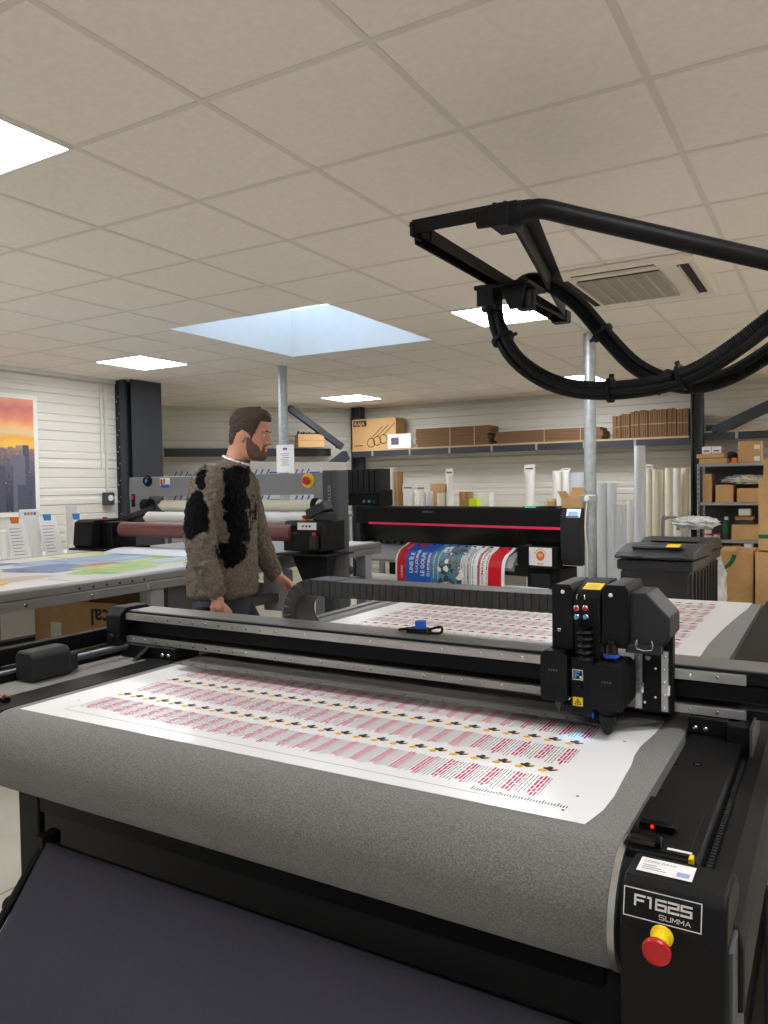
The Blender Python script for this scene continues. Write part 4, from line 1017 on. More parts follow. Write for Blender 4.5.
# stand
for x in (PL+.35, -.42):
    m = MB(); m.box(x-.05, x+.05, .2, .32, .10, .76); m.box(x-.045, x+.045, -.12, .68, .06, .12)
    for y in (-.08, .62): m.cyl((x-.02, y, .035), (x+.02, y, .035), .034, 14)
    m.build('leg', 'black', pr, .004)
m = MB(); m.box(PL+.3, -.4, .24, .30, .30, .38); m.box(PL+.3, -.4, .40, .48, .56, .66); m.build('cross_bar', 'dgrey_paint', pr, .003)
a, b = lp(522, 570, .0), lp(556, 592, .0)
m = MB(); m.box(-.58, -.24, .05, .35, .46, .70); m.box(-.50, -.30, -.02, .05, .52, .66); m.build('waste_unit', 'black_rough', pr, .008)
m = MB(); m.cyl((PL+.05, .30, .93), (PL+.11, .30, .93), .05, 16); m.build('media_flange', 'black', pr)
m = MB(); m.tube([(PL+.12, -.05, .50), (-.3, -.05, .50)], .035, 16); m.build('take_up_tube', 'white', pr)
for (px_, py_) in ((352, 545), (352, 570)):
    q = lp(px_, py_, -.12); m = MB(); m.lathe([(0, 0), (.04, 0), (.045, .012), (.03, .03), (.012, .034), (0, .034)], (q.x, -.13, q.z), 18, 0, (0, -1, 0)); m.build('end_knob', 'dgrey_paint', pr)
# bulk ink unit on the printer's left top
a, b = lp(348, 470, .3), lp(392, 505, .3)
m = MB(); m.prism([(.16, T+.001), (.16, T+.12), (.24, T+.18), (.38, T+.18), (.38, T+.001)], 'x', a.x, b.x-.06); m.build('ink_tray', 'black', pr, .006)
it = [c for c in pr.children if c.name.startswith('ink_tray')][0]
w = (b.x-.08-a.x)/7
for k in range(7):
    x = a.x+.02+w*k; m = MB(); m.box(x, x+w*.82, .19, .36, T+.10, a.z-.012*(k % 2)); m.box(x+w*.15, x+w*.5, .184, .19, T+.14, T+.27); m.build('ink_bottle', 'black_rough', it, .008)
for k, c in enumerate(('red', 'skyblue', 'skyblue', 'dgrey_paint')):
    q = lp(363+5*k if k else 351, 499 if k else 498, .21); m = MB(); m.cyl((q.x, .140, T+.05), (q.x, .161, T+.05), .016, 12); m.build('ink_cap', c, it)

# ---- the banner coming out of the printer (text runs up the media)
bl, brr = lp(400, 556, -.10).x, lp(509, 556, -.10).x
bpath = [(.03, .866), (-.03, .836), (-.104, .805), (-.148, .755), (-.164, .70), (-.17, .58), (-.17, .36)]
bl_acc = [0]
for (p, q) in zip(bpath, bpath[1:]): bl_acc.append(bl_acc[-1]+math.hypot(q[0]-p[0], q[1]-p[1]))
def bpt(s, h=0.0):
    s = max(0, min(bl_acc[-1]-1e-5, s))
    for k in range(len(bpath)-1):
        if bl_acc[k+1] >= s:
            t = (s-bl_acc[k])/(bl_acc[k+1]-bl_acc[k]); y = bpath[k][0]+(bpath[k+1][0]-bpath[k][0])*t; z = bpath[k][1]+(bpath[k+1][1]-bpath[k][1])*t
            dy, dz = (bpath[k+1][0]-bpath[k][0]), (bpath[k+1][1]-bpath[k][1]); L = math.hypot(dy, dz)
            return y+dz/L*h, z-dy/L*h
def bw(px): return bl+(brr-bl)*(px-400)/(509-400)
c_, s_ = math.cos(PRZ), math.sin(PRZ)
def banner_world(x, s, h):
    y, z = bpt(s, h); return Vector((RO[0]+c_*x-s_*y, RO[1]+s_*x+c_*y, z))
bo = banner_world((bl+brr)/2, .3, 0)
m = MB(bo)
ramp_mat('banner_sea', 2, [(-.4, (44, 92, 130)), (-.1, (60, 130, 170)), (.05, (96, 150, 160)), (.2, (60, 120, 190))], .35, 9, .4)
mat('photo_grey', (120, 122, 124), .4, 0, .5, 30); mat('photo_dark', (60, 72, 70), .4, 0, .5, 40)
BL = bl_acc[-1]
def bstrip(pa, pb, s0, s1, mi, h):
    n = 14; xa, xb = bw(pa), bw(pb); vs = []
    ss = sorted(set([s0+(s1-s0)*k/n for k in range(n+1)] + [s for s in bl_acc if s0 < s < s1]))
    for s in ss: vs += [banner_world(xa, s, h), banner_world(xb, s, h)]
    m.put(vs, [(2*i, 2*i+2, 2*i+3, 2*i+1) for i in range(len(ss)-1)], mi)
bstrip(400, 509, 0, BL, 0, .004)
bstrip(402, 411.5, 0, BL, 1, .0048); bstrip(411.5, 438, 0, BL, 2, .0048); bstrip(438, 452, 0, BL, 3, .0048); bstrip(452, 468, 0, BL, 3, .0048)
bstrip(468, 482, 0, BL, 0, .0050); bstrip(482, 491, 0, BL, 0, .0050); bstrip(494, 506, 0, BL, 1, .0048); bstrip(484, 486.5, 0, BL, 1, .005)
def btext(txt, px, s_base, size, mi, width, h=.0062, bold=.02):
    """baseline runs up the media; letters' tops point left"""
    x0 = bw(px)
    m.text(txt, (0, 0, 0), (1, 0, 0), (0, 1, 0), size, mi, f=lambda u, v: banner_world(x0-v, s_base-u, h), bold=bold, width=width)
sb = .405
btext('UNE ÎLE', 419.5, sb-.02, .068, 0, .205, .0062, .03); btext('À LA JOURNÉE', 424.6, sb-.02, .046, 0, .245, .0062, .03); btext('LE GOLFE', 431.6, sb-.0, .068, 0, .235, .0062, .03); btext('DU MORBIHAN', 437.0, sb-.0, .046, 0, .235, .0062, .03)
btext('VANNES', 408.5, sb+.04, .04, 0, .13); btext('PARC', 409.5, .13, .035, 0, .10)
btext('ARADON', 442, sb+.02, .022, 0, .26); btext('PORT NAVALO', 446.5, sb+.02, .020, 0, .30)
btext('LOCMARIAQUER', 489.8, sb+.05, .034, 1, .42); btext('COMPAGNIE DU GOLFE', 476, sb+.04, .022, 4, .36); btext('LE BONO AURAY', 480.5, sb+.04, .022, 4, .33); btext('ILE AUX MOINES', 493.2, sb+.05, .02, 4, .3)
R = random.Random(8)
for k in range(46):   # rocks and boats of the photo
    px = R.uniform(446, 468); s = R.uniform(.05, .5); w = R.uniform(.02, .07)
    n = 7; x = bw(px); m.put([banner_world(x+w*math.cos(2*PI*i/n)*R.uniform(.5, 1), s+w*math.sin(2*PI*i/n)*R.uniform(.5, 1), .0052+.0001*k) for i in range(n)], [tuple(reversed(range(n)))], (5, 6, 0, 6, 5)[k % 5])
for k in range(7): bstrip(469+1.4*k, 469.5+1.4*k, .04+.02*(k % 3), .45, 5 if k % 2 else 6, .0054)
cxx = bw(421); 
m.put([banner_world(cxx+.05*math.cos(2*PI*i/20), .035+.035*math.sin(2*PI*i/20), .0064) for i in range(20)], [tuple(reversed(range(20)))], 1)
tag(m.build('printed_banner', ['white', 'bannerred', 'bannerblue', 'banner_sea', 'ink_grey', 'photo_grey', 'photo_dark'], None, weld=False), 'blue and red holiday banner hanging from the black printer', 'banner')

# ================================================================== BACK OF THE ROOM: shelves
def col_simple(px0, px1, y, label):
    a, b = PY(px0, 420, y), PY(px1, 420, y); return hcolumn('steel_column', a.x, b.x, y, y+.14, HCEIL-.003, label, False)
col_simple(350.5, 360, 9.72, 'slim dark steel column in the corner left of the shelf carton')
col_simple(690.5, 702.5, 9.56, 'dark steel column between the long back shelf and the right shelf')
def wall_shelf(x0, x1, yf, yb, zt, label, bracket_step=.62):
    o = ((x0+x1)/2, yb, zt-.1); t = thing('wall_shelf', label, 'shelf', o)
    m = MB(o); m.box(x0, x1, yf, yb, zt-.022, zt); m.build('board', 'wood', t)
    m = MB(o); m.box(x0, x1, yf+.01, yf+.06, zt-.105, zt-.0225); m.build('beam', 'steel_dark', t)
    n = int((x1-x0)/bracket_step)
    for k in range(n):
        x = x0+.35+k*bracket_step
        if x > x1-.03: break
        m = MB(o); m.box(x-.015, x+.015, yf-.004, yf+.009, zt-.10, zt-.023); m.box(x-.012, x+.012, yf+.06, yb, zt-.06, zt-.023); m.build('bracket', 'alu_grey', t)
    return t
za = PY(350, 449.5, 9.6).z; zb_ = PY(690, 436.5, 9.6).z; ZSH = (za+zb_)/2
SHX0, SHX1 = PY(352, 450, 9.6).x, PY(690, 437, 9.6).x-.01
wall_shelf(SHX0, SHX1, 9.6, 9.985, ZSH, 'long wooden shelf on dark beam along the back wall')
ZSR = PY(720, 430.5, 9.6).z
wall_shelf(PY(703.5, 431, 9.6).x, 1.4, 9.6, 9.985, ZSR, 'short wooden shelf on the back wall above the metal rack')
# dark beam along the corner wall
cw0, cw1 = Vector((-8.3, 7.79, 0)), Vector((-6.37, YB, 0)); cwd = (cw1-cw0).normalized(); cwn = Vector((cwd.y, -cwd.x, 0))
zl = PY(250, 449.5, 8.6).z
p0, p1 = cw0+cwd*.1+cwn*.22, cw1-cwd*.45+cwn*.22
o = (p0+p1)/2 + Vector((0, 0, zl-.05)); t = thing('wall_shelf', 'dark beam shelf along the left corner wall holding a small crate', 'shelf', o)
m = MB(o); m.bar(p0+Vector((0, 0, zl-.05)), p1+Vector((0, 0, zl-.05)), .06, .10); m.build('beam', 'steel_dark', t)
m = MB(o); m.bar(p0+cwn*-.08+Vector((0, 0, zl+.008)), p1+cwn*-.08+Vector((0, 0, zl+.008)), .24, .014); m.build('board', 'dgrey_paint', t)
# braces
def brace(name, a, b, w, h, label, cat='brace', plate=None):
    o = (a+b)/2; t = thing(name, label, cat, o)
    m = MB(o); m.bar(a, b, w, h); m.build('bar', 'steel_dark', t, .004)
    for k in (.03, .97):
        m = MB(o); p = a.lerp(b, k); m.cyl(p+Vector((-.05, -.05, 0)), p+Vector((.0, .0, 0)), .035, 12); m.build('pivot_bolt', 'dgrey_paint', t)
brace('diagonal_brace', PY(289, 408, 8.7), PY(342, 447, 9.45), .07, .09, 'dark diagonal brace descending to the corner column')
brace('diagonal_brace', PY(318, 478, 8.95), PY(346, 455, 9.5), .10, .14, 'short dark diagonal brace just below the corner shelf end')
brace('diagonal_brace', PY(716, 431, 9.64), PY(790, 396, 9.55), .08, .12, 'dark diagonal brace rising right above the metal rack shelf')
bt = [o for o in bpy.data.objects if o.name.startswith('diagonal_brace')][-1]; bq_ = PY(711, 431, 9.66); m = MB(bt.location); m.box(bq_.x-.05, bq_.x+.12, 9.62, 9.70, ZSR+.001, ZSR+.07); m.build('pivot_plate', 'steel_dark', bt, .004)

# ---- cartons
def carton(label, px, yf, depth, z0=None, mt='cardboard', name='carton', cat='box', group=None, tape=True, rz=0.0, mark=None, open_top=False, bevel=.004):
    """px = (x0, y0, x1, y1) of the front face on the plane y = yf"""
    a, b = PY(px[0], px[1], yf), PY(px[2], px[3], yf)
    if z0 is not None: zb = z0
    else: zb = b.z
    w, h = b.x-a.x, a.z-zb
    o = ((a.x+b.x)/2, yf+depth/2, zb+.0005)
    t = thing(name, label, cat, o, rz, group)
    m = MB()
    if open_top:
        e = .006
        m.box(-w/2, w/2, -depth/2, -depth/2+e, 0, h); m.box(-w/2, w/2, depth/2-e, depth/2, 0, h); m.box(-w/2, -w/2+e, -depth/2+e, depth/2-e, 0, h); m.box(w/2-e, w/2, -depth/2+e, depth/2-e, 0, h); m.box(-w/2+e, w/2-e, -depth/2+e, depth/2-e, 0, .006)
        m.build('body', mt, t)
        m = MB(); m.bar((0, depth/2+.003, h), (0, depth/2+min(.12, h*.3), h+min(.2, h*.6)), .005, w, up=(1, 0, 0)); m.build('flap', mt, t)
        m = MB(); m.bar((-w/2-.002, 0, h), (-w/2-min(.14, h*.4), 0, h+min(.05, h*.2)), depth, .005); m.build('flap', mt, t)
    else:
        m.box(-w/2, w/2, -depth/2, depth/2, 0, h); m.build('body', mt, t, bevel)
        if tape:
            m = MB(); m.box(-.025 if w > .15 else -.012, .025 if w > .15 else .012, -depth/2-.0012, -depth/2-.0004, max(h*.72, h-.10), h); m.box(-.025 if w > .15 else -.012, .025 if w > .15 else .012, -depth/2-.0012, depth/2, h+.0002, h+.0012); m.build('tape', 'tape', t)
    if mark:
        m = MB(); ms = mark(m, w, h, -depth/2-.001); m.build('printed_mark', ms, t, weld=False)
    return t
def raja(m, w, h, y):
    m.box(-w*.47, -w*.16, y-.0006, y, h*.76, h*.95, 0); m.text('RAJA', (-w*.44, y-.001, h*.79), (1, 0, 0), (0, 0, 1), h*.17, 1, bold=.03, width=w*.24)
    for k in range(3):     # outline drawing of tubes
        cx, cz = -w*.06+k*w*.14, h*.22+k*h*.05
        for i in range(16):
            a0, a1 = 2*PI*i/16, 2*PI*(i+1)/16; r0, r1 = h*.13, h*.155
            m.quad((cx+r0*math.cos(a0), y-.0008, cz+r0*math.sin(a0)), (cx+r1*math.cos(a0), y-.0008, cz+r1*math.sin(a0)), (cx+r1*math.cos(a1), y-.0008, cz+r1*math.sin(a1)), (cx+r0*math.cos(a1), y-.0008, cz+r0*math.sin(a1)), 0)
        for dz in (h*.14,): m.bar((cx, y-.0008, cz+dz), (cx+w*.26, y-.0008, cz+dz+h*.36), .001, h*.022, 0)
    m.box(-w*.44, -w*.25, y-.0008, y, h*.12, h*.15, 0)
    return ['ink_black', 'cardboard']
carton('tan carton with a drawing of tubes at the left end of the back shelf', (352, 420, 396, 447), 9.64, .30, ZSH, mark=raja)
carton('small white box on the back shelf in front of the tube carton', (387.5, 434.5, 411, 446), 9.605, .03, ZSH, 'white', 'box', mark=lambda m, w, h, y: (m.box(-w*.35, -w*.02, y-.0005, y, h*.25, h*.75, 0), ['ink_grey'])[1], tape=False)
def board_stack(label, px, yf, depth, n, z0=None):
    a, b = PY(px[0], px[1], yf), PY(px[2], px[3], yf); zb = b.z if z0 is None else z0
    o = ((a.x+b.x)/2, yf+depth/2, zb+.0005); t = thing('cardboard_stack', label, 'cardboard', o, 0, 'stacks of folded cardboard on the back shelf')
    w, h = b.x-a.x, a.z-zb; R = random.Random(int(px[0]))
    for k in range(n):
        m = MB(); e = R.uniform(0, .05); f = R.uniform(0, .05)
        m.box(-w/2+e, w/2-f, -depth/2+R.uniform(0, .01), depth/2, h*k/n+.0005, h*(k+1)/n-.003); m.build('folded_sheet', 'brownboard', t)
    for x in (-w*.02, w*.3):
        m = MB(); m.box(x-.006, x+.006, -depth/2-.002, -depth/2-.0005, .001, h); m.build('strap', 'tape', t)
board_stack('flat brown cardboard stack beside the tube carton on the back shelf', (415, 429, 490, 443), 9.62, .34, 7, ZSH)
board_stack('long low cardboard stack behind the pole on the back shelf', (493, 432, 604, 441), 9.62, .34, 4, ZSH)
xs = [612, 621, 630, 639, 648, 667, 676.5, 689]
tops = [415, 413.5, 411, 410, 409.5, 408, 408.5]
wherex = ['leftmost', 'second from left', 'third from left', 'fourth from left', 'fifth from left', 'second from right', 'rightmost']
for k in range(7):
    a, b = PY(xs[k], tops[k], 9.62), PY(xs[k+1], 437, 9.62); w, h = b.x-a.x-.006, a.z-ZSH
    o = ((a.x+b.x)/2, 9.78, ZSH+.0005); t = thing('cardboard_bundle', f'brown folded cardboard bundle, {wherex[k]} in the row at the right shelf end', 'cardboard', o, 0, 'bundles of folded cardboard at the right shelf end')
    n = 4 if w < .2 else 8
    for q in range(n):
        m = MB(); R = random.Random(q+k*10); m.box(-w/2+w*q/n, -w/2+w*(q+1)/n-.003, -.16+R.uniform(0, .012), .16, 0, h-R.uniform(0, .018)); m.build('folded_sheet', 'brownboard', t)
    m = MB(); m.box(-w/2, w/2-.003, -.163, -.1605, h*.45, h*.5); m.build('strap', 'cardboard2', t)
# crate on the corner shelf
q = PY(291, 434, 8.95); q2 = PY(318, 449, 8.95)
def crate():
    w, h = q2.x-q.x, q.z-q2.z; o = ((q.x+q2.x)/2, 9.08, zl+.016); t = thing('carton', 'small open tan crate on the corner beam behind the pole', 'box', o, math.atan2(cwd.y, cwd.x))
    w *= .82; m = MB(); m.box(-w/2, w/2, -.1, .1, 0, h*.80); m.build('body', 'cardboard', t, .004)
    m = MB(); R = random.Random(2)
    for k in range(9): x = -w/2+.03+k*(w-.06)/8; m.cyl((x, R.uniform(-.05, .05), h*.80), (x, 0, h*.80+R.uniform(.02, .04)), .018, 8)
    m.build('contents', 'dgrey_paint', t)
    m = MB(); m.box(-w/2-.001, w/2+.001, -.1015, -.1005, h*.4, h*.44); m.build('lid_edge', 'cardboard2', t)
crate()

# ---- upright rolls
def roll_up(label, pxl, pxr, pyt, yf, mt='white', core=True, zb=0.0, group='paper rolls standing along the back wall', name='paper_roll', lean=0.0, card=None):
    a, b = PY(pxl, pyt, yf), PY(pxr, pyt, yf); r = (b.x-a.x)/2*.96; x = (a.x+b.x)/2; o = (x, yf, zb+.001)
    t = thing(name, label, 'roll', o, 0, group); h = a.z-zb
    if lean: t.rotation_euler = (0, lean, 0)
    m = MB(); m.hollow((0, 0, 0), (0, 0, h), r, r*.45, 22, 0, 1); m.build('roll', [mt, 'cardboard2'], t)
    if card:
        m = MB(); m.box(-r*1.1, r*1.3, -.003-r*.4, -r*.4, h-.02, h+card); m.box(-r*.8, r*.9, -.0036-r*.4, -.003-r*.4, h+card*.35, h+card*.55, 1); m.build('label_card', ['paper', 'ink_grey'], t)
    return t
# on a low table behind the printer: short rolls, boxes
TBZ = .70; tx0, tx1 = PY(383, 500, 9.0).x, PY(512, 500, 9.0).x
o = ((tx0+tx1)/2, 9.3, 0); t = thing('work_table', 'pale work table behind the printer holding short rolls and boxes', 'table', o)
m = MB(o); m.box(tx0, tx1, 8.75, 9.85, TBZ-.03, TBZ); m.build('tabletop', 'white', t)
for x in (tx0+.08, tx1-.08):
    for y in (8.82, 9.78): m = MB(o); m.box(x-.03, x+.03, y-.03, y+.03, .001, TBZ-.0305); m.build('leg', 'grey_paint', t)
TY = 8.95; tz = TBZ+.001
roll_up('tall white roll right of the black ink bottles', 387, 395, 468, TY, 'white', zb=tz)
roll_up('tall brown cardboard tube beside the tall white roll', 395.8, 402.5, 472, TY, 'cardboard2', zb=tz, name='cardboard_tube')
roll_up('short white roll with a white card, left of the brown box behind the printer', 404, 414, 491, TY, 'white', zb=tz, card=.09)
roll_up('short white roll, left of the pair beside the brown box', 417.5, 425.5, 491, TY, 'white', zb=tz, card=.08)
roll_up('short bluish roll, right of the pair beside the brown box', 427.2, 433, 491.5, TY, 'rollblue', zb=tz)
carton('brown box behind the printer between short rolls', (430, 484, 441.5, 505), 9.25, .2, tz)
roll_up('slim white tube carrying a white card on top', 446.5, 453, 476, 9.4, 'white', zb=tz, card=.1)
roll_up('white short roll low in front of the slim carded tube', 437.5, 446, 493, TY, 'cream', zb=tz)
roll_up('white short roll just right of the slim carded tube', 446.5, 453.5, 492, TY, 'white', zb=tz)
carton('small tan box at the printer right of the short white rolls', (459, 492, 468.5, 505), TY, .16, tz, 'cardboard2')
carton('neon yellow tag box behind the printer', (468.8, 498.5, 477, 505), TY, .1, tz, 'lime', 'box', tape=False)
carton('white box right of the neon tag behind the printer', (477.5, 493, 489.5, 506), TY+.1, .15, tz, 'white', 'box', tape=False, mark=lambda m, w, h, y: (m.box(-w*.3, w*.3, y-.0005, y, h*.7, h*.74, 0), ['ink_grey'])[1])
roll_up('white roll with a card standing alone left of the pole', 525, 534.5, 472, 9.4, 'white', card=.09)
roll_up('white tall roll, left of the two behind the open brown box', 552.5, 561, 471, 9.3)
roll_up('white tall roll, right of the two behind the open brown box', 562, 569.5, 471, 9.3, card=.03)
roll_up('wide pale grey roll just left of the galvanised pole', 570, 586, 473, 9.1, 'rollblue')
# right of the pole
roll_up('pale grey roll just right of the galvanised pole', 597, 607, 483, 8.9, 'rollblue')
roll_up('pale grey roll, second to the right of the pole', 607.5, 616.5, 483, 8.9, 'rollblue')
roll_up('shorter pale roll in front, third to the right of the pole', 612, 620, 505, 8.5, 'rollblue')
roll_up('short pale blue roll beside the shorter pale roll', 620.3, 626.5, 505, 8.6, 'rollblue')
roll_up('narrow white roll left of the tallest tube', 627, 633.5, 500, 8.8, 'white')
roll_up('tallest white tube rising above all the rolls', 634, 645.5, 446, 8.75, 'rollblue')
roll_up('cream roll just right of the tallest tube', 646.2, 651.8, 469, 9.1, 'cream', card=.05)
roll_up('yellowish cream roll, second right of the tallest tube', 652.2, 657.8, 469.5, 9.1, 'cream')
roll_up('cream roll in shade, third right of the tallest tube', 658.2, 664.5, 470, 9.15, 'cream')
roll_up('ivory white roll, fourth right of the tallest tube', 665, 672.5, 468, 9.1, 'cream')
roll_up('bright white roll, fifth right of the tallest tube', 673, 680.5, 468, 9.1, 'white')
roll_up('grey cream roll against the dark column', 681.3, 689, 468, 9.2, 'cream')

# white cartons on a rack behind the applicator, with a teal upright
ry = 7.4; a, b = PY(165, 520, ry), PY(326, 520, ry)
o = ((a.x+b.x)/2, ry+.3, 0); t = thing('storage_rack', 'low rack with a teal upright behind the laminating bridge', 'rack', o)
zt = PY(240, 491, ry).z
zk = 1.12
m = MB(o); m.box(a.x, b.x, ry, ry+.6, zk-.03, zk); m.build('shelf', 'grey_paint', t)
m = MB(o); u = PY(161.5, 449, ry); m.box(u.x-.025, u.x+.025, ry-.05, ry-.01, .001, u.z); m.build('upright', 'teal', t)
for x in (a.x+.04, b.x-.04): m = MB(o); m.box(x-.02, x+.02, ry+.5, ry+.54, .001, zk-.03); m.box(x-.02, x+.02, ry+.02, ry+.06, .001, zk-.03); m.build('upright', 'grey_paint', t)
def blue_logo(m, w, h, y):
    for k in range(3): m.bar((-w*.3+k*w*.16, y-.0008, h*.45), (-w*.22+k*w*.16, y-.0008, h*.7), .001, h*.06, 0)
    m.box(w*.1, w*.4, y-.0006, y, h*.5, h*.56, 0); return ['blue']
xs_ = [166, 205, 246, 287, 326]
lb = ['leftmost white carton in the upper row behind the bridge', 'second white carton in the upper row, behind the man', 'third white carton in the upper row behind the paper notice', 'rightmost white carton in the upper row behind the bridge']
lb2 = ['leftmost white carton in the lower row under the bridge', 'second white carton in the lower row, behind the man', 'third white carton in the lower row, seen under the bridge', 'rightmost white carton in the lower row under the bridge']
zm = PY(240, 487, ry).z
for k in range(4):
    carton(lb2[k], (xs_[k], 487, xs_[k+1]-1, 505), ry+.02, .5, zk+.001, 'white', 'carton', 'box', 'white cartons stacked behind the bridge', False, mark=blue_logo)
    carton(lb[k], (xs_[k]+1, 463 if k else 466, xs_[k+1]-2, 487), ry+.04, .48, zm+.022, 'white', 'carton', 'box', 'white cartons stacked behind the bridge', False, mark=blue_logo)

# ---- metal rack on the right
MY = 9.0; mx0, mx1 = PY(699.5, 500, MY).x, PY(768, 500, MY).x+.25
o = ((mx0+mx1)/2, MY+.2, 0); t = thing('metal_rack', 'galvanised metal shelving rack with boxes at the right edge', 'rack', o)
levels = [PY(720, 463.5, MY).z, PY(720, 502.5, MY).z, PY(720, 540, MY).z, .55, .12]
for z in levels: m = MB(o); m.box(mx0, mx1, MY, MY+.42, z-.03, z); m.build('shelf', 'alu_grey', t, .002)
for (x, y) in ((mx0-.012, MY-.005), (mx0-.012, MY+.40), (mx1+.012, MY-.005), (mx1+.012, MY+.40)):
    m = MB(o); m.box(x-.012, x+.012, y, y+.03, .001, levels[0]+.0)
    for k in range(30): m.box(x-.004, x+.004, y-.0008, y, .06+k*.052, .085+k*.052, 1)
    m.build('upright', ['alu_grey', 'dark_hole'], t)
m = MB(o); m.box(mx0, mx1, MY+.425, MY+.43, .1, levels[0]); m.build('back_panel', 'dgrey_paint', t)
L0, L1, L2, L3_ = levels[:4]
def lbl(m, w, h, y):
    m.box(w*.2, w*.45, y-.0006, y, h*.62, h*.82, 0); m.box(w*.2, w*.45, y-.0006, y, h*.08, h*.3, 0); return ['paper']
f1 = carton('flat cardboard box, lower of two on top of the metal rack', (699, 459, 727, 463), MY+.01, .3, L0, tape=False)
zc2 = PY(710, 458.6, MY).z
carton('flat cardboard box, upper of two on top of the metal rack', (696.5, 454.5, 724, 459), MY+.01, .3, PY(700, 459, MY+.01).z+.006, tape=False)
zq = PY(710, 454.5, MY+.01).z+.008
carton('small white box, left of the pair on top of the rack', (702, 447, 711, 454), MY+.03, .12, zq, 'white', 'box', tape=False, mark=lambda m, w, h, y: (m.box(-w*.3, w*.3, y-.0005, y, h*.3, h*.5, 0), ['ink_grey'])[1])
carton('small white box, right of the pair on top of the rack', (711.8, 446.6, 720.8, 454), MY+.03, .12, zq, 'white', 'box', tape=False, mark=lambda m, w, h, y: (m.box(-w*.3, w*.3, y-.0005, y, h*.3, h*.5, 0), ['ink_grey'])[1])
carton('tan carton with white stickers on top of the metal rack', (738, 441.5, 761, 461), MY+.03, .3, L0, mark=lbl)
carton('small orange box on top of the metal rack', (731.5, 458, 736.5, 461.5), MY+.02, .1, L0, 'orange', 'box', tape=False)
q = PY(731, 453, MY+.22); m = MB((q.x, q.y, L0)); bm_r = random.Random(4)
m.ball((q.x-.005, MY+.365, L0+.075), .085, .035, .07, 20, 12); bg = m.build('black_bag', 'black_rough'); tag(bg, 'crumpled black bag on top of the rack between boxes', 'bag')
dm = bpy.data.textures.new('crumple', 'CLOUDS'); dm.noise_scale = .08
md = bg.modifiers.new('Displace', 'DISPLACE'); md.texture = dm; md.strength = .03; md.mid_level = .8
carton('narrow tall tan box at the left of the upper rack shelf', (703, 481, 711.5, 502), MY+.02, .3, L1)
carton('small tan box topmost on the narrow tall box', (703.3, 474, 711.3, 480.6), MY+.02, .28, PY(705, 481, MY+.02).z+.002)
carton('middle tan carton on the upper rack shelf', (715.5, 485, 733, 502), MY+.02, .3, L1)
carton('wide tan carton on the upper rack shelf at the right', (737, 488.5, 759, 502), MY+.02, .3, L1)
# crumpled plastic wrap over those cartons
def blob(name, mt, c, rx, ry_, rz_, label, cat, amp=.25, seed=0, scale=6, nu=64, nv=36, flat=0.0):
    m = MB(c); vs = []; 
    for i in range(nv+1):
        p = PI*i/nv
        for j in range(nu):
            t = 2*PI*j/nu; d = Vector((math.sin(p)*math.cos(t), math.sin(p)*math.sin(t), -math.cos(p)))
            k = 1+amp*noise.noise(d*scale*.5+Vector((seed, 0, 0)))+amp*.5*noise.noise(d*scale*1.6+Vector((0, seed, 0)))
            vs.append(Vector(c)+Vector((d.x*rx*k, d.y*ry_*k, max(-rz_, d.z*rz_*k))))
    m.put(vs, [(i*nu+j, i*nu+(j+1) % nu, (i+1)*nu+(j+1) % nu, (i+1)*nu+j) for i in range(nv) for j in range(nu)], 0, True)
    o = m.build(name, mt); tag(o, label, cat); return o
q = PY(737, 482.5, MY+.2); zt_ = PY(720, 485, MY+.02).z
blob('plastic_wrap', 'plastic_bag', (q.x+.10, MY+.19, zt_+.055), .24, .17, .05, 'crumpled clear plastic wrap lying over the rack cartons', 'plastic wrap', .3, 3)
def tub(label, px0, px1, py0, py1, z0):
    a, b = PY(px0, py0, MY+.06), PY(px1, py1, MY+.06); r = (b.x-a.x)/2; o = ((a.x+b.x)/2, MY+.1+r*.2, z0+.001); h = a.z-b.z
    t = thing('plastic_tub', label, 'tub', o, 0, 'red lidded tubs on the rack')
    m = MB(); m.lathe([(0, 0), (r*.8, 0), (r*.92, h*.72), (0, h*.72)], (0, 0, 0), 18); m.build('tub', 'white', t)
    m = MB(); m.lathe([(0, h*.72), (r, h*.72), (r, h), (0, h)], (0, 0, 0), 18); m.build('lid', 'red', t)
    return h
h1 = tub('red lidded tub, lowest of the stack of three', 703.5, 712, 530, 535.6, L2)
tub('red lidded tub, middle of the stack of three', 703.5, 712, 524.4, 530, L2+h1+.001)
tub('red lidded tub, topmost of the stack of three', 703.5, 712, 518.8, 524.4, L2+2*h1+.002)
tub('single red lidded tub beside the green bottle', 712.6, 720, 529, 535.6, L2)
a, b = PY(722, 517, MY+.06), PY(729.5, 537, MY+.06); r = (b.x-a.x)/2; h = a.z-L2; o = ((a.x+b.x)/2, MY+.12, L2+.001); t = thing('spray_bottle', 'green and grey bottle on the middle rack shelf', 'bottle', o)
m = MB(); m.lathe([(0, 0), (r, 0), (r, h*.30), (r, h*.30)], (0, 0, 0), 18, 1); m.lathe([(r, h*.30), (r, h*.72)], (0, 0, 0), 18, 0); m.lathe([(r, h*.72), (r, h*.80), (r*.5, h*.86), (0, h*.86)], (0, 0, 0), 18, 1); m.build('bottle', ['green', 'dgrey_paint'], t)
m = MB(); m.lathe([(r*.55, h*.86), (r*.55, h), (0, h)], (0, 0, 0), 14); m.build('cap', 'white', t)
carton('wide tan carton on the middle rack shelf', (731.5, 524.5, 759, 536.5), MY+.02, .3, L2)
zq = PY(740, 524.5, MY+.02).z+.004
carton('flat brown box lying on the wide middle carton', (735, 516.5, 753, 520.5), MY+.03, .22, zq+.042, 'cardboard2', tape=False)
carton('dark low box under the flat brown box on the rack', (736, 520.5, 752, 524), MY+.04, .2, zq, 'dgrey_paint', 'box', tape=False)
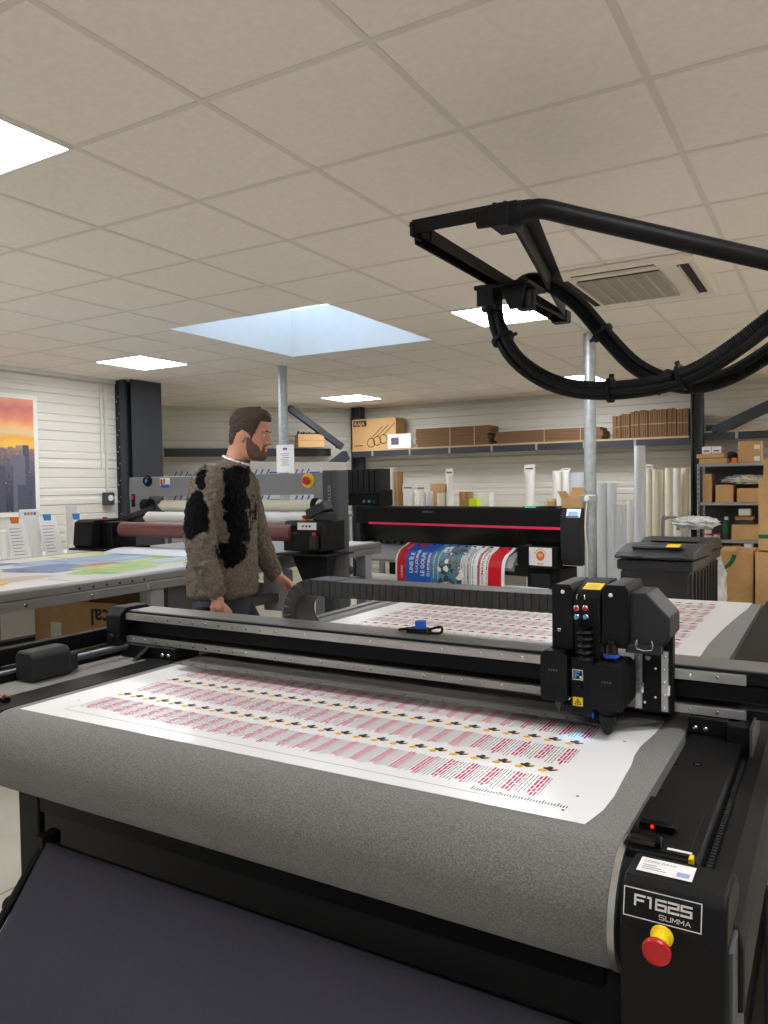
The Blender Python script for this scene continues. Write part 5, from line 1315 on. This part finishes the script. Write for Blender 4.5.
carton('white small box with tan side topmost on the middle rack shelf', (738.5, 509, 750, 516), MY+.05, .16, PY(740, 516.5, MY+.03).z+.008, 'white', 'box', tape=False)
for (x0, x1, y0, lbx) in ((721, 731, 545.5, 'small tan box left on the lower rack shelf'), (732, 741, 545, 'low tan box at the middle of the lower rack shelf'), (744, 752, 543.5, 'little white box on the lower rack shelf')):
    carton(lbx, (x0, y0, x1, 552), MY+.02, .2, L3_, 'white' if 'white' in lbx else 'cardboard2', tape=False)

# ---- large cartons standing on the floor at the right
CYF = 7.2
def arc(m, w, h, y):
    n = 14
    for i in range(n):
        a0, a1 = PI*(.42)*i/n+PI*1.55, PI*(.42)*(i+1)/n+PI*1.55; cx, cz, r0, r1 = -w*.52, h*.96+.02, w*.44, w*.56
        f = lambda r, a: (cx+r*math.cos(a), y-.0008, min(h-.004, cz+r*math.sin(a)))
        m.quad(f(r0, a0), f(r1, a0), f(r1, a1), f(r0, a1), 0)
    for k in range(2): m.box(-w*.40, w*.30-w*.2*k, y-.0008, y, h*.44-k*.02, h*.446-k*.02, 1)
    for k in range(4):
        cx = -w*.32+k*w*.18; m.bar((cx-w*.05, y-.0008, h*.20+.02*(k % 2)), (cx+w*.05, y-.0008, h*.26-.02*(k % 2)), .001, .012, 1); m.box(cx, cx+w*.05, y-.0008, y, h*.20, h*.22, 1)
    return ['green', 'tape']
carton('big tan carton with a green arc on the floor before the rack', (717, 551, 753.5, 660), CYF, .5, 0, mark=arc, tape=True, bevel=.008)
def dia(m, w, h, y):
    m.put([(-w*.2, y-.001, h*.5), (0, y-.001, h*.42), (w*.2, y-.001, h*.5), (0, y-.001, h*.58)], [(0, 1, 2, 3)], 0); return ['tape']
carton('big tan carton at the right edge beside the green arc carton', (755, 552, 795, 660), CYF-.05, .5, 0, mark=dia, tape=True, bevel=.008)
def stripe(m, w, h, y):
    m.box(-w*.5, w*.5, y-.001, y, h*.17, h*.23, 0); m.put([(-w*.3, y-.001, h*.6), (-w*.15, y-.001, h*.53), (w*.0, y-.001, h*.6), (-w*.15, y-.001, h*.67)], [(0, 1, 2, 3)], 1); return ['green', 'tape']
carton('tall tan carton with open flaps stacked at the right picture edge', (758.5, 481, 800, 549), CYF-.03, .45, PY(770, 552, CYF-.05).z+.01, mark=stripe, open_top=True)

# ---- wheelie bins
def wheelie(o, rz, label, s=1.0):
    t = thing('wheelie_bin', label, 'bin', o, rz, 'dark grey wheelie bins')
    m = MB(); w, d, H = .245*s, .27*s, 1.0*s
    lo_ = [(-w*.80, -d*.70), (w*.80, -d*.70), (w*.80, d*.75), (-w*.80, d*.75)]; hi_ = [(-w, -d), (w, -d), (w, d), (-w, d)]
    vs = [(x, y, .05*s) for x, y in lo_]+[(x, y, H*.93) for x, y in hi_]
    m.put(vs, [(3, 2, 1, 0), (4, 5, 6, 7), (0, 1, 5, 4), (1, 2, 6, 5), (2, 3, 7, 6), (3, 0, 4, 7)])
    m.build('body', 'binplastic', t, .02, 3)
    for k in range(5):
        for sd_ in (-1, 1):
            yy = -d*.7+k*d*.35; m = MB(); m.prism([(yy-.012, .1), (yy+.012, .1), (yy*1.2+.012, H*.84), (yy*1.2-.012, H*.84)], 'x', sd_*w*.81, sd_*(w*1.0+.008)); m.build('rib', 'binplastic', t)
    m = MB(); m.box(-w*1.09, w*1.09, -d*1.07, d*1.07, H*.86, H*.935); m.build('rim', 'binplastic', t, .012, 2)
    m = MB(); m.prism([(-d*1.16, H*.945), (-d*1.16, H*.965), (-d*1.0, H*.985), (-d*.2, H*1.035), (d*.6, H*1.03), (d*1.12, H*.985), (d*1.12, H*.945)], 'x', -w*1.13, w*1.13)
    m.build('lid', 'binplastic', t, .014, 3); ld = [c for c in t.children if c.name.startswith('lid')][0]
    m = MB(); m.box(-w*.75, w*.75, -d*.75, -d*.1, H*1.008, H*1.03); m.build('lid_panel', 'binplastic', ld, .012, 2)
    for x in (-w*.6, w*.6): m = MB(); m.tube(smooth_path([(x-.07, -d*1.15, H*.96), (x-.06, -d*1.26, H*.965), (x+.06, -d*1.26, H*.965), (x+.07, -d*1.15, H*.96)], 4), .012, 8); m.build('lid_grip', 'binplastic', ld)
    m = MB(); m.tube([(-w*.9, d*1.2, H*.95), (w*.9, d*1.2, H*.95)], .014, 10); m.bar((-w*.9, d*1.0, H*.92), (-w*.9, d*1.2, H*.95), .03, .03); m.bar((w*.9, d*1.0, H*.92), (w*.9, d*1.2, H*.95), .03, .03); m.build('handle', 'binplastic', t)
    for x in (-w*.92, w*.92): m = MB(); m.cyl((x-.02, d*.8, .10), (x+.02, d*.8, .10), .10, 24); m.build('wheel', 'rubber', t)
    return t, ld
t, ld = wheelie((-1.075, 5.84, 0), -.07, 'dark grey wheelie bin in front, right of the pole', .97)
m = MB(); m.quad((.07, -.24, 1.0), (.16, -.24, 1.0), (.16, -.16, 1.016), (.07, -.16, 1.016)); m.build('warning_sticker', 'yellow', ld)
t2, l2 = wheelie((-1.09, 6.57, 0), -.07, 'dark grey wheelie bin behind the front bin', .97)
# grey bent handle and clear bag of bottles behind the bins
q = PD(708, 548, 7.0)
bq = blob('plastic_bag', 'plastic_bag', (PY(707, 560, 6.95).x, 7.02, .49), .14, .12, .485, 'clear plastic bag of bottles beside the wheelie bins', 'bag', .18, 5, 7)
bq2 = blob('plastic_bag', 'plastic_bag', (PY(698, 540, 6.85).x-.03, 6.93, 1.105), .18, .14, .055, 'clear plastic wrap heap with green print on the rear bin', 'bag', .25, 9, 6)
q = PY(669, 530, 8.3)
m = MB((q.x, 8.3, 0)); m.tube(smooth_path([(q.x-.06, 8.3, .002), (q.x-.06, 8.3, 1.0), (q.x-.04, 8.3, 1.08), (q.x+.05, 8.3, 1.09), (q.x+.09, 8.3, 1.05), (q.x+.09, 8.3, .96)], 6), .018, 12); tag(m.build('trolley_handle', 'grey_paint'), 'grey bent trolley handle rising behind the bins', 'handle')

# ---- small things on the printer top (world places from the printer's frame)
def pw(x, y, z): c, s = math.cos(PRZ), math.sin(PRZ); return Vector((RO[0]+c*x-s*y, RO[1]+s*x+c*y, z))
c = pw(-.13, .14, T+.002); t = thing('carton', 'small open brown box on the right end of the printer', 'box', c, PRZ); w, h = .10, .085
m = MB(); m.box(-w, w, -.07, .07, 0, h); m.build('body', 'cardboard', t, .003)
m = MB(); m.bar((0, .072, h), (0, .11, h+.09), .005, .2, up=(1, 0, 0)); m.bar((-w, 0, h), (-w-.04, 0, h+.06), .14, .005); m.build('flap', 'cardboard', t)
for (x, r, h, mt_, lb_) in ((-.41, .042, .062, 'pale_yellow', 'pale yellow tape roll on the printer control panel'), (-.345, .040, .04, 'tape', 'tan tape roll lying beside the small open box'), (-.50, .03, .03, 'cream', 'small cream tape roll left on the printer top')):
    c = pw(x, .10 if mt_ == 'tape' else .2, T+.0168 if x > -.6 and x < -.3 else T+.002); t = thing('tape_roll', lb_, 'tape roll', c, 0, 'tape rolls on the printer'); m = MB(); m.hollow((0, 0, .002), (0, 0, h), r, r*.6, 24, 0, 1); m.build('roll', [mt_, 'cardboard2'], t)

# ---- things beneath and beyond the applicator
def on_floor_box():
    o = (-4.66, 3.88, .001); t = thing('carton', 'large open tan carton standing under the applicator table', 'box', o, .12); w, h, d = .46, .66, .27
    m = MB(); e = .008
    m.box(-w, w, -d, -d+e, 0, h); m.box(-w, w, d-e, d, 0, h); m.box(-w, -w+e, -d+e, d-e, 0, h); m.box(w-e, w, -d+e, d-e, 0, h); m.box(-w+e, w-e, -d+e, d-e, 0, e); m.build('body', 'cardboard', t)
    m = MB(); m.bar((-w-.003, 0, h), (-w-.09, 0, h+.04), d*2-.02, .006); m.build('flap', 'cardboard2', t)
    m = MB(); m.bar((0, d, h), (0, d+.12, h+.13), .006, w*2-.02, up=(1, 0, 0)); m.build('flap', 'cardboard2', t)
    m = MB(); m.text('ical', (PY(87, 615, 3.61).x+4.66+.20, -d-.002, .615), (-1, 0, 0), (0, 0, -1), .165, 0, bold=.02); m.box(-w*.66, -w*.44, -d-.0012, -d-.0004, h*.56, h*.76, 1); m.build('printed_mark', ['ink_black', 'paper'], t, weld=False)
on_floor_box()
# white rolls lying on the shelf under the far table side
for k, (y, z, lbx) in enumerate(((3.5, .62, 'white paper roll under the applicator table, upper one at the left edge'), (3.2, .42, 'white paper roll under the applicator table, lower one at the left edge'))):
    pass
# papers and rolls along the left wall
WX = -5.75
m0 = (WX-.25, 4.0, 0); t = thing('wall_bench', 'pale bench along the left wall behind the applicator', 'bench', m0)
m = MB(m0); m.box(WX-.55, WX+.12, 2.2, 5.3, .86, .90); m.build('worktop', 'white', t, .004)
m = MB(m0); m.box(WX-.5, WX+.05, 2.3, 5.25, .001, .86); m.build('cabinet', 'white', t, .004)
def wroll(px0, px1, pyt, yy, label, mt_='white'):
    xx = WX-.12; a = PX(px0, pyt, xx); b = PX(px1, pyt, xx); r = abs(b.y-a.y)*.42; o = (xx, (a.y+b.y)/2, .901); t = thing('paper_roll', label, 'roll', o, 0, 'paper rolls on the wall bench'); m = MB(); m.hollow((0, 0, 0), (0, 0, a.z-.901), r, r*.4, 20, 0, 1); m.build('roll', [mt_, 'paper'], t)
wroll(66, 79, 506.5, 0, 'tall white roll on the bench near the column')
wroll(0, 11, 532, 0, 'short white roll on the bench at the left edge')
wroll(31, 42, 530, 0, 'short white roll on the bench between two papers')
def wpaper(px0, px1, pyt, pyb, label, clip=None, lean=.0, xx=WX+.05):
    a = PX(px0, pyt, xx); b = PX(px1, pyb, xx); w = abs(b.y-a.y); h = a.z-.901; o = (xx, (a.y+b.y)/2, .9015); t = thing('paper_sheet', label, 'paper', o, 0, 'papers leaning on the wall bench')
    m = MB(); L = .10
    m.bar((-.0, 0, .002), (-L, 0, h), .003, w, up=(0, 1, 0))
    m.build('sheet', 'paper', t)
    m = MB(); R = random.Random(px0)
    for k in range(9): u = .12+.08*k; x = -L*u+.003; y = -w*.38; m.quad((x, y, h*u), (x, y+w*R.uniform(.4, .75), h*u), (x-L*.012, y+w*R.uniform(.4, .75), h*(u+.012)), (x-L*.012, y, h*(u+.012)))
    m.build('print_lines', 'ink_grey', t)
    if clip: m = MB(); m.box(-L-.004, -L+.012, -.035, .035, h-.05, h+.02); m.build('clip', clip, t, .003)
wpaper(12, 32, 520, 548, 'white paper with an orange clip on the wall bench', 'orange')
wpaper(45, 64, 517, 545, 'white paper with a blue clip, left of the tall roll', 'skyblue')
wpaper(79, 88, 516, 545, 'white paper with a blue clip, right of the tall roll', 'skyblue')
a = PX(24, 512, WX+.1); m = MB((WX+.1, a.y, a.z)); 
c = PX(30, 514, WX-.2); o = (WX-.2, c.y, .901); t = thing('sign_card', 'small white card with coloured letters below the poster', 'card', o)
m = MB(); m.box(-.01, .0, -.10, .10, 0, c.z-.901+.04); m.build('card', 'white', t, .004)
m = MB()
for k, mt_ in enumerate(('skyblue', 'orange', 'orange', 'blue')): m.box(.0002, .0012, -.055+.03*k, -.035+.03*k, c.z-.901-.01, c.z-.901+.015, k)
m.build('letters', ['skyblue', 'orange', 'orange', 'blue'], t)

# ================================================================== THE MAN
def capsule(m, pts, rs, n=14):
    """tapered limb with round ends; pts through a smooth curve"""
    P = [Vector(p) for p in pts]; path = []; rr = []
    sm = smooth_path(P, 6); k = len(P)-1
    for i, p in enumerate(sm):
        u = i/6; a = min(int(u), k-1); t = u-a; path.append(p); rr.append(rs[a]+(rs[a+1]-rs[a])*t)
    d0 = (path[0]-path[1]).normalized(); d1 = (path[-1]-path[-2]).normalized()
    head = []; tail = []
    for q in (.98, .8, .5):
        head.append((path[0]+d0*rr[0]*q, rr[0]*math.sqrt(1-q*q))); 
    for q in (.5, .8, .98): tail.append((path[-1]+d1*rr[-1]*q, rr[-1]*math.sqrt(1-q*q)))
    allp = head + list(zip(path, rr)) + tail
    m.tube([p for p, r in allp], [r for p, r in allp], n)
def loft(m, rows, n=28, fn=None):
    """rows: (z, cx, cy, rx_front, rx_back, ry, power)"""
    vs = []
    for (z, cx, cy, rf, rb, ry, pw_) in rows:
        for j in range(n):
            t = 2*PI*j/n; c, s = math.cos(t), math.sin(t)
            c2 = math.copysign(abs(c)**pw_, c); s2 = math.copysign(abs(s)**pw_, s)
            vs.append(Vector((cx+(rf if c > 0 else rb)*c2, cy+ry*s2, z)))
    k = len(rows)
    fs = [(i*n+j, i*n+(j+1) % n, (i+1)*n+(j+1) % n, (i+1)*n+j) for i in range(k-1) for j in range(n)]
    fs += [tuple(reversed(range(n))), tuple((k-1)*n+j for j in range(n))]
    m.put(vs, fs, 0, True)
def remeshed(m, name, mts, parent, voxel, smooth_it=2):
    me = bpy.data.meshes.new('tmp'); me.from_pydata([tuple(p) for p in m.v], [], m.f)
    bm = bmesh.new(); bm.from_mesh(me); bmesh.ops.recalc_face_normals(bm, faces=bm.faces); bm.to_mesh(me); bm.free()
    ob = bpy.data.objects.new('tmp', me); COL.objects.link(ob)
    r = ob.modifiers.new('r', 'REMESH'); r.mode = 'VOXEL'; r.voxel_size = voxel; r.use_smooth_shade = True
    s = ob.modifiers.new('s', 'SMOOTH'); s.factor = .5; s.iterations = smooth_it
    dg = bpy.context.evaluated_depsgraph_get(); dg.update()
    me2 = bpy.data.meshes.new_from_object(ob.evaluated_get(dg)); me2.name = name
    bpy.data.objects.remove(ob)
    me2.materials.clear()
    for q in (mts if isinstance(mts, list) else [mts]): me2.materials.append(M[q])
    for p in me2.polygons: p.use_smooth = True; p.material_index = 0
    o = bpy.data.objects.new(name, me2); COL.objects.link(o); o.parent = parent
    return o
def sweater_mat():
    m = mat('sweater', (120, 110, 97), .95, 0, .32, 70, 1.0, 180); nt = m.node_tree; n = nt.nodes; l = nt.links; b = n['Principled BSDF']
    b.inputs['Sheen Weight'].default_value = .03; b.inputs['Specular IOR Level'].default_value = .12
    tc = n.new('ShaderNodeTexCoord'); nz = n.new('ShaderNodeTexNoise'); nz.inputs['Scale'].default_value = 16; nz.inputs['Detail'].default_value = 6
    l.new(tc.outputs['Object'], nz.inputs['Vector'])
    off = n.new('ShaderNodeVectorMath'); off.operation = 'MULTIPLY_ADD'; off.inputs[1].default_value = (.11, .11, .11)
    l.new(nz.outputs['Color'], off.inputs[0]); l.new(tc.outputs['Object'], off.inputs[2])
    total = None
    for (c, r) in PATCHES:
        sub = n.new('ShaderNodeVectorMath'); sub.operation = 'SUBTRACT'; sub.inputs[1].default_value = tuple(x+.055 for x in c); l.new(off.outputs[0], sub.inputs[0])
        dv = n.new('ShaderNodeVectorMath'); dv.operation = 'DIVIDE'; dv.inputs[1].default_value = r; l.new(sub.outputs[0], dv.inputs[0])
        ln = n.new('ShaderNodeVectorMath'); ln.operation = 'LENGTH'; l.new(dv.outputs[0], ln.inputs[0])
        if total is None: total = ln.outputs['Value']
        else:
            mn = n.new('ShaderNodeMath'); mn.operation = 'MINIMUM'; l.new(total, mn.inputs[0]); l.new(ln.outputs['Value'], mn.inputs[1]); total = mn.outputs[0]
    mr = n.new('ShaderNodeMapRange'); mr.inputs['From Min'].default_value = .93; mr.inputs['From Max'].default_value = 1.07; l.new(total, mr.inputs['Value'])
    src = b.inputs['Base Color'].links[0].from_socket
    mx = n.new('ShaderNodeMix'); mx.data_type = 'RGBA'; l.new(mr.outputs[0], mx.inputs[0]); mx.inputs[6].default_value = L3((5, 5, 8)); l.new(src, mx.inputs[7]); l.new(mx.outputs[2], b.inputs['Base Color'])
# (centre, radii) of the black patches in the wearer's own frame: x forward, y left, z up
PATCHES = [((-.095, -.29, 1.33), (.068, .12, .105)), ((.055, -.14, 1.33), (.042, .16, .19)), ((.045, -.10, 1.50), (.10, .12, .06)), ((-.075, -.20, 1.49), (.028, .12, .075)), ((.05, -.2, 1.16), (.07, .14, .07)),
           ((-.235, -.05, 1.36), (.035, .15, .10)), ((-.24, -.08, 1.10), (.03, .12, .09)), ((.13, .1, 1.36), (.05, .2, .16)), ((-.1, .25, 1.2), (.1, .1, .12)), ((-.22, .1, 1.25), (.05, .1, .12)), ((-.14, -.17, 1.44), (.02, .06, .06))]
sweater_mat()
MO = PD(235, 500, 3.70); MO.z = 0
HEAD = math.radians(30.4-8)
man = thing('person', 'bearded man in a fuzzy grey and black sweater walking past the machines', 'person', MO, HEAD)
# head: rows from chin to crown, x forward
HX, HT = .0, 0.0
def H(d): return HT-d
hrows = [(H(.262), HX+.035, 0, .040, .050, .040, 1), (H(.250), HX+.020, 0, .072, .070, .050, 1), (H(.232), HX+.010, 0, .090, .085, .058, .95), (H(.205), HX, 0, .098, .096, .066, .95), (H(.185), HX, 0, .096, .100, .070, .95), (H(.160), HX, 0, .098, .102, .073, .95), (H(.130), HX, 0, .093, .104, .075, .95), (H(.112), HX, 0, .096, .106, .077, .95), (H(.085), HX, 0, .098, .105, .078, .95), (H(.055), HX, 0, .090, .097, .074, 1), (H(.030), HX, 0, .072, .080, .062, 1), (H(.014), HX, 0, .048, .055, .044, 1), (H(.008), HX, 0, .02, .02, .02, 1)]
HM = Matrix.Translation((.070, 0, 1.838)) @ Matrix.Translation((0, 0, -.2)) @ Matrix.Rotation(math.radians(9), 4, 'Y') @ Matrix.Scale(.93, 4) @ Matrix.Translation((0, 0, .2+.012))
m = MB(); m.mx = HM
loft(m, hrows)
# nose, lips, brow, ears
capsule(m, [(HX+.088, 0, H(.125)), (HX+.106, 0, H(.150)), (HX+.114, 0, H(.165))], [.010, .013, .013], 12)
for s in (-1, 1): m.ball((HX+.100, s*.012, H(.168)), .012, .009, .008, 10, 8)
m.ball((HX+.091, 0, H(.190)), .013, .022, .006, 12, 8); m.ball((HX+.090, 0, H(.200)), .013, .020, .007, 12, 8)
for s in (-1, 1):
    m.ball((HX+.080, s*.030, H(.112)), .018, .026, .008, 12, 8)
    m.ball((HX-.012, s*.078, H(.150)), .016, .009, .028, 14, 10); m.ball((HX-.020, s*.085, H(.143)), .012, .006, .023, 12, 8)
    m.ball((HX-.010, s*.082, H(.172)), .008, .006, .010, 10, 6)
# neck and trunk
m.mx = None
loft(m, [(.90, -.075, 0, .10, .11, .15, .9), (1.0, -.075, 0, .11, .11, .155, .9), (1.15, -.07, 0, .11, .11, .145, .9), (1.32, -.06, 0, .12, .12, .175, .9), (1.45, -.045, 0, .10, .11, .185, .9), (1.52, -.035, 0, .075, .085, .13, 1), (1.56, -.005, 0, .060, .064, .068, 1), (1.60, .02, 0, .054, .060, .058, 1), (1.67, .045, 0, .050, .062, .055, 1)])
# arms: near arm is his right (y<0)
RS, RE, RW = Vector((-.062, -.195, 1.475)), Vector((-.090, -.245, 1.225)), Vector((-.008, -.255, .965))
LS, LE, LW = Vector((-.03, .20, 1.47)), Vector((.02, .26, 1.20)), Vector((.140, .225, 1.000))
capsule(m, [RS, RE, RW], [.060, .046, .030]); capsule(m, [LS, LE, LW], [.060, .046, .030])
def hand(m, W, d, palm_n, side, curl, spread=.0):
    """W wrist, d finger direction, palm_n palm normal, side: thumb direction"""
    d = d.normalized(); side = (side-d*side.dot(d)).normalized(); pn = palm_n - d*palm_n.dot(d); pn = (pn-side*pn.dot(side)).normalized()
    capsule(m, [W, W+d*.035], [.028, .030])
    for k in range(4):
        u = (-1.5+k)*.0185
        capsule(m, [W+d*.03+side*u*.8, W+d*.090+side*u], [.0135, .0125], 10)
    L = [.058, .074, .080, .070]
    for k in range(4):
        u = (-1.5+k)*.0195; L_ = L[k]; base = W+d*.092+side*u; a = 0; p = base; pts = [p]
        for q in range(3):
            a += curl*(.7+.25*k*.3); dd = d*math.cos(a)+pn*math.sin(a)+side*spread*(k-1.5)*.1
            p = p+dd*L_*(.45, .32, .23)[q]; pts.append(p)
        capsule(m, pts, [.0095, .0088, .0080, .0068], 10)
    tb = W+d*.035+side*.026+pn*.008
    capsule(m, [tb, tb+d*.030+side*.020+pn*.012, tb+d*.058+side*.024+pn*.022, tb+d*.078+side*.018+pn*.028], [.0145, .0115, .0100, .0080], 10)
hand(m, RW+Vector((.004, 0, -.012)), Vector((.06, .02, -1)), Vector((-.25, 1, 0)), Vector((1, .2, .1)), .28)
hand(m, LW+Vector((.012, -.006, -.010)), Vector((.80, -.12, -.60)), Vector((-.3, -.7, -.55)), Vector((.45, -.5, .55)), .32)
# legs inside the trousers, feet
RHp, RK, RA = Vector((-.08, -.10, .90)), Vector((-.06, -.11, .50)), Vector((-.22, -.11, .10))
LHp, LK, LA = Vector((-.06, .10, .90)), Vector((.13, .11, .50)), Vector((.20, .11, .10))
capsule(m, [RHp, RK, RA], [.075, .052, .038]); capsule(m, [LHp, LK, LA], [.075, .052, .038])
for A_ in (RA, LA): capsule(m, [A_+Vector((-.02, 0, -.05)), A_+Vector((.12, 0, -.062))], [.034, .028])
body = remeshed(m, 'body', 'skin', man, .0045, 2)
# eyes and brows
for s in (-1, 1):
    m = MB(); m.mx = HM; m.ball((HX+.085, s*.032, H(.133)), .008, .012, .0045, 12, 8, 0); m.ball((HX+.0905, s*.032, H(.1335)), .003, .006, .004, 10, 6, 1)
    m.build('eye', ['white', 'ink_black'], man)
    m = MB(); m.mx = HM; capsule(m, [(HX+.099, s*.014, H(.110)), (HX+.097, s*.032, H(.107)), (HX+.083, s*.050, H(.113))], [.003, .0036, .0025], 8); m.build('eyebrow', 'hair', man)
# hair: shell over the skull, short at the sides, swept up at the front
def shell(name, mt, inside, thick, jitter, seed):
    n = 64; vs = []; rows = []
    zs = [H(.262)+(H(.004)-H(.262))*i/46 for i in range(47)]
    def interp(z):
        for a, b in zip(hrows, hrows[1:]):
            if a[0] <= z <= b[0]:
                t = (z-a[0])/(b[0]-a[0]); return [a[i]+(b[i]-a[i])*t for i in range(7)]
        return list(hrows[-1] if z > hrows[-1][0] else hrows[0])
    for z in zs:
        _, cx, cy, rf, rb, ry, p_ = interp(z)
        for j in range(n):
            t = 2*PI*j/n; c, s = math.cos(t), math.sin(t); x0 = cx+(rf if c > 0 else rb)*math.copysign(abs(c)**p_, c); y0 = cy+ry*math.copysign(abs(s)**p_, s)
            f = inside(t, HT-z); d = -.012+(thick(t, HT-z)+.012)*f
            d += jitter*f*noise.noise(Vector((x0*55+seed, y0*55, z*90)))
            dr = Vector((c, s, max(0, (z-H(.07))*14))).normalized()
            vs.append(Vector((x0, y0, z))+dr*d)
    m = MB(); k = len(zs)
    fs = [(i*n+j, i*n+(j+1) % n, (i+1)*n+(j+1) % n, (i+1)*n+j) for i in range(k-1) for j in range(n)]+[tuple(reversed(range(n))), tuple((k-1)*n+j for j in range(n))]
    m.mx = HM; m.put(vs, fs, 0, True); return m.build(name, mt, man)
def sst(a, b, x): t = max(0, min(1, (x-a)/(b-a))); return t*t*(3-2*t)
def hair_in(t, d):
    a = abs((t+PI) % (2*PI)-PI)             # 0 front .. pi back
    lim = .064 if a < .75 else (.064+.10*sst(.75, 1.25, a) if a < 1.25 else .172-.035*sst(1.25, 1.45, a)+.075*sst(1.9, 2.4, a))
    return 1-sst(lim-.010, lim+.004, d)
def hair_th(t, d):
    a = abs((t+PI) % (2*PI)-PI)
    return .003+.009*(1-sst(.03, .13, d))+.011*(1-sst(.3, 1.2, a))*(1-sst(.02, .07, d))
shell('hair', 'hair', hair_in, hair_th, .007, 0)
def beard_in(t, d):
    a = abs((t+PI) % (2*PI)-PI)
    top = .205-.022*(1 if .28 < a < .55 else 0) if a < .55 else .205-.03*sst(.55, .9, a)-.03*sst(.95, 1.4, a)
    f = sst(top-.004, top+.010, d)*(1-sst(1.45, 1.62, a))
    mus = sst(.173, .179, d)*(1-sst(.183, .189, d))*(1-sst(.42, .6, a))
    return max(f, mus)
shell('beard', 'beard', beard_in, lambda t, d: .0025+.006*sst(.215, .25, d), .002, 7)
# white shirt collar
m = MB(); m.tube([Vector((.012+.062*math.cos(2*PI*k/24), .070*math.sin(2*PI*k/24), 1.586-.022*math.cos(2*PI*k/24))) for k in range(25)], .0055, 10, cap=False); m.build('shirt_collar', 'white', man)
# sweater
m = MB()
loft(m, [(.935, -.068, 0, .140, .145, .175, .85), (.95, -.068, 0, .156, .162, .192, .85), (1.02, -.068, 0, .160, .162, .196, .85), (1.15, -.066, 0, .154, .154, .19, .85), (1.30, -.060, 0, .150, .150, .20, .85), (1.40, -.052, 0, .138, .142, .208, .85), (1.47, -.042, 0, .115, .125, .200, .9), (1.515, -.028, 0, .098, .108, .155, 1), (1.55, -.010, 0, .080, .090, .100, 1), (1.578, .004, 0, .068, .077, .078, 1), (1.588, .010, 0, .064, .074, .073, 1)], 36)
capsule(m, [RS+Vector((0, .02, .0)), RE+Vector((.008, -.0, 0)), RW+Vector((-.004, 0, .028))], [.088, .074, .043], 18)
capsule(m, [LS+Vector((0, -.02, .0)), LE, LW+Vector((-.018, 0, .018))], [.088, .072, .043], 18)
for W_, d_ in ((RW, Vector((.1, 0, -1))), (LW, Vector((.8, -.1, -.6)))):
    m.tube([W_-d_.normalized()*.035, W_-d_.normalized()*.002], [.041, .038], 18)
R = random.Random(3)
sw = remeshed(m, 'sweater', 'sweater', man, .008, 3)
dmt = bpy.data.textures.new('wool', 'CLOUDS'); dmt.noise_scale = .018; dmt.noise_depth = 3
dm = sw.modifiers.new('Fuzz', 'DISPLACE'); dm.texture = dmt; dm.strength = .022; dm.mid_level = .5; dm.texture_coords = 'LOCAL'
# trousers
m = MB(); loft(m, [(.80, -.07, 0, .10, .11, .15, .9), (.86, -.075, 0, .125, .13, .172, .9), (.96, -.075, 0, .13, .135, .175, .9), (1.0, -.075, 0, .128, .13, .17, .9)])
capsule(m, [RHp+Vector((0, 0, -.02)), RK, RA+Vector((0, 0, .02))], [.098, .075, .060], 18); capsule(m, [LHp+Vector((0, 0, -.02)), LK, LA+Vector((0, 0, .02))], [.098, .075, .060], 18)
remeshed(m, 'trousers', 'denim', man, .008, 3)
for A_ in (RA, LA):
    m = MB(); a = A_+Vector((0, 0, -.10))
    loft(m, [(a.z+.0015, a.x+.06, a.y, .15, .115, .046, .8), (a.z+.03, a.x+.06, a.y, .155, .118, .050, .8), (a.z+.032, a.x+.055, a.y, .148, .112, .048, .9), (a.z+.065, a.x+.04, a.y, .125, .098, .046, .95), (a.z+.10, a.x+.0, a.y, .07, .065, .046, 1), (a.z+.13, a.x-.005, a.y, .058, .058, .048, 1)], 24)
    m.build('shoe', 'shoe', man)
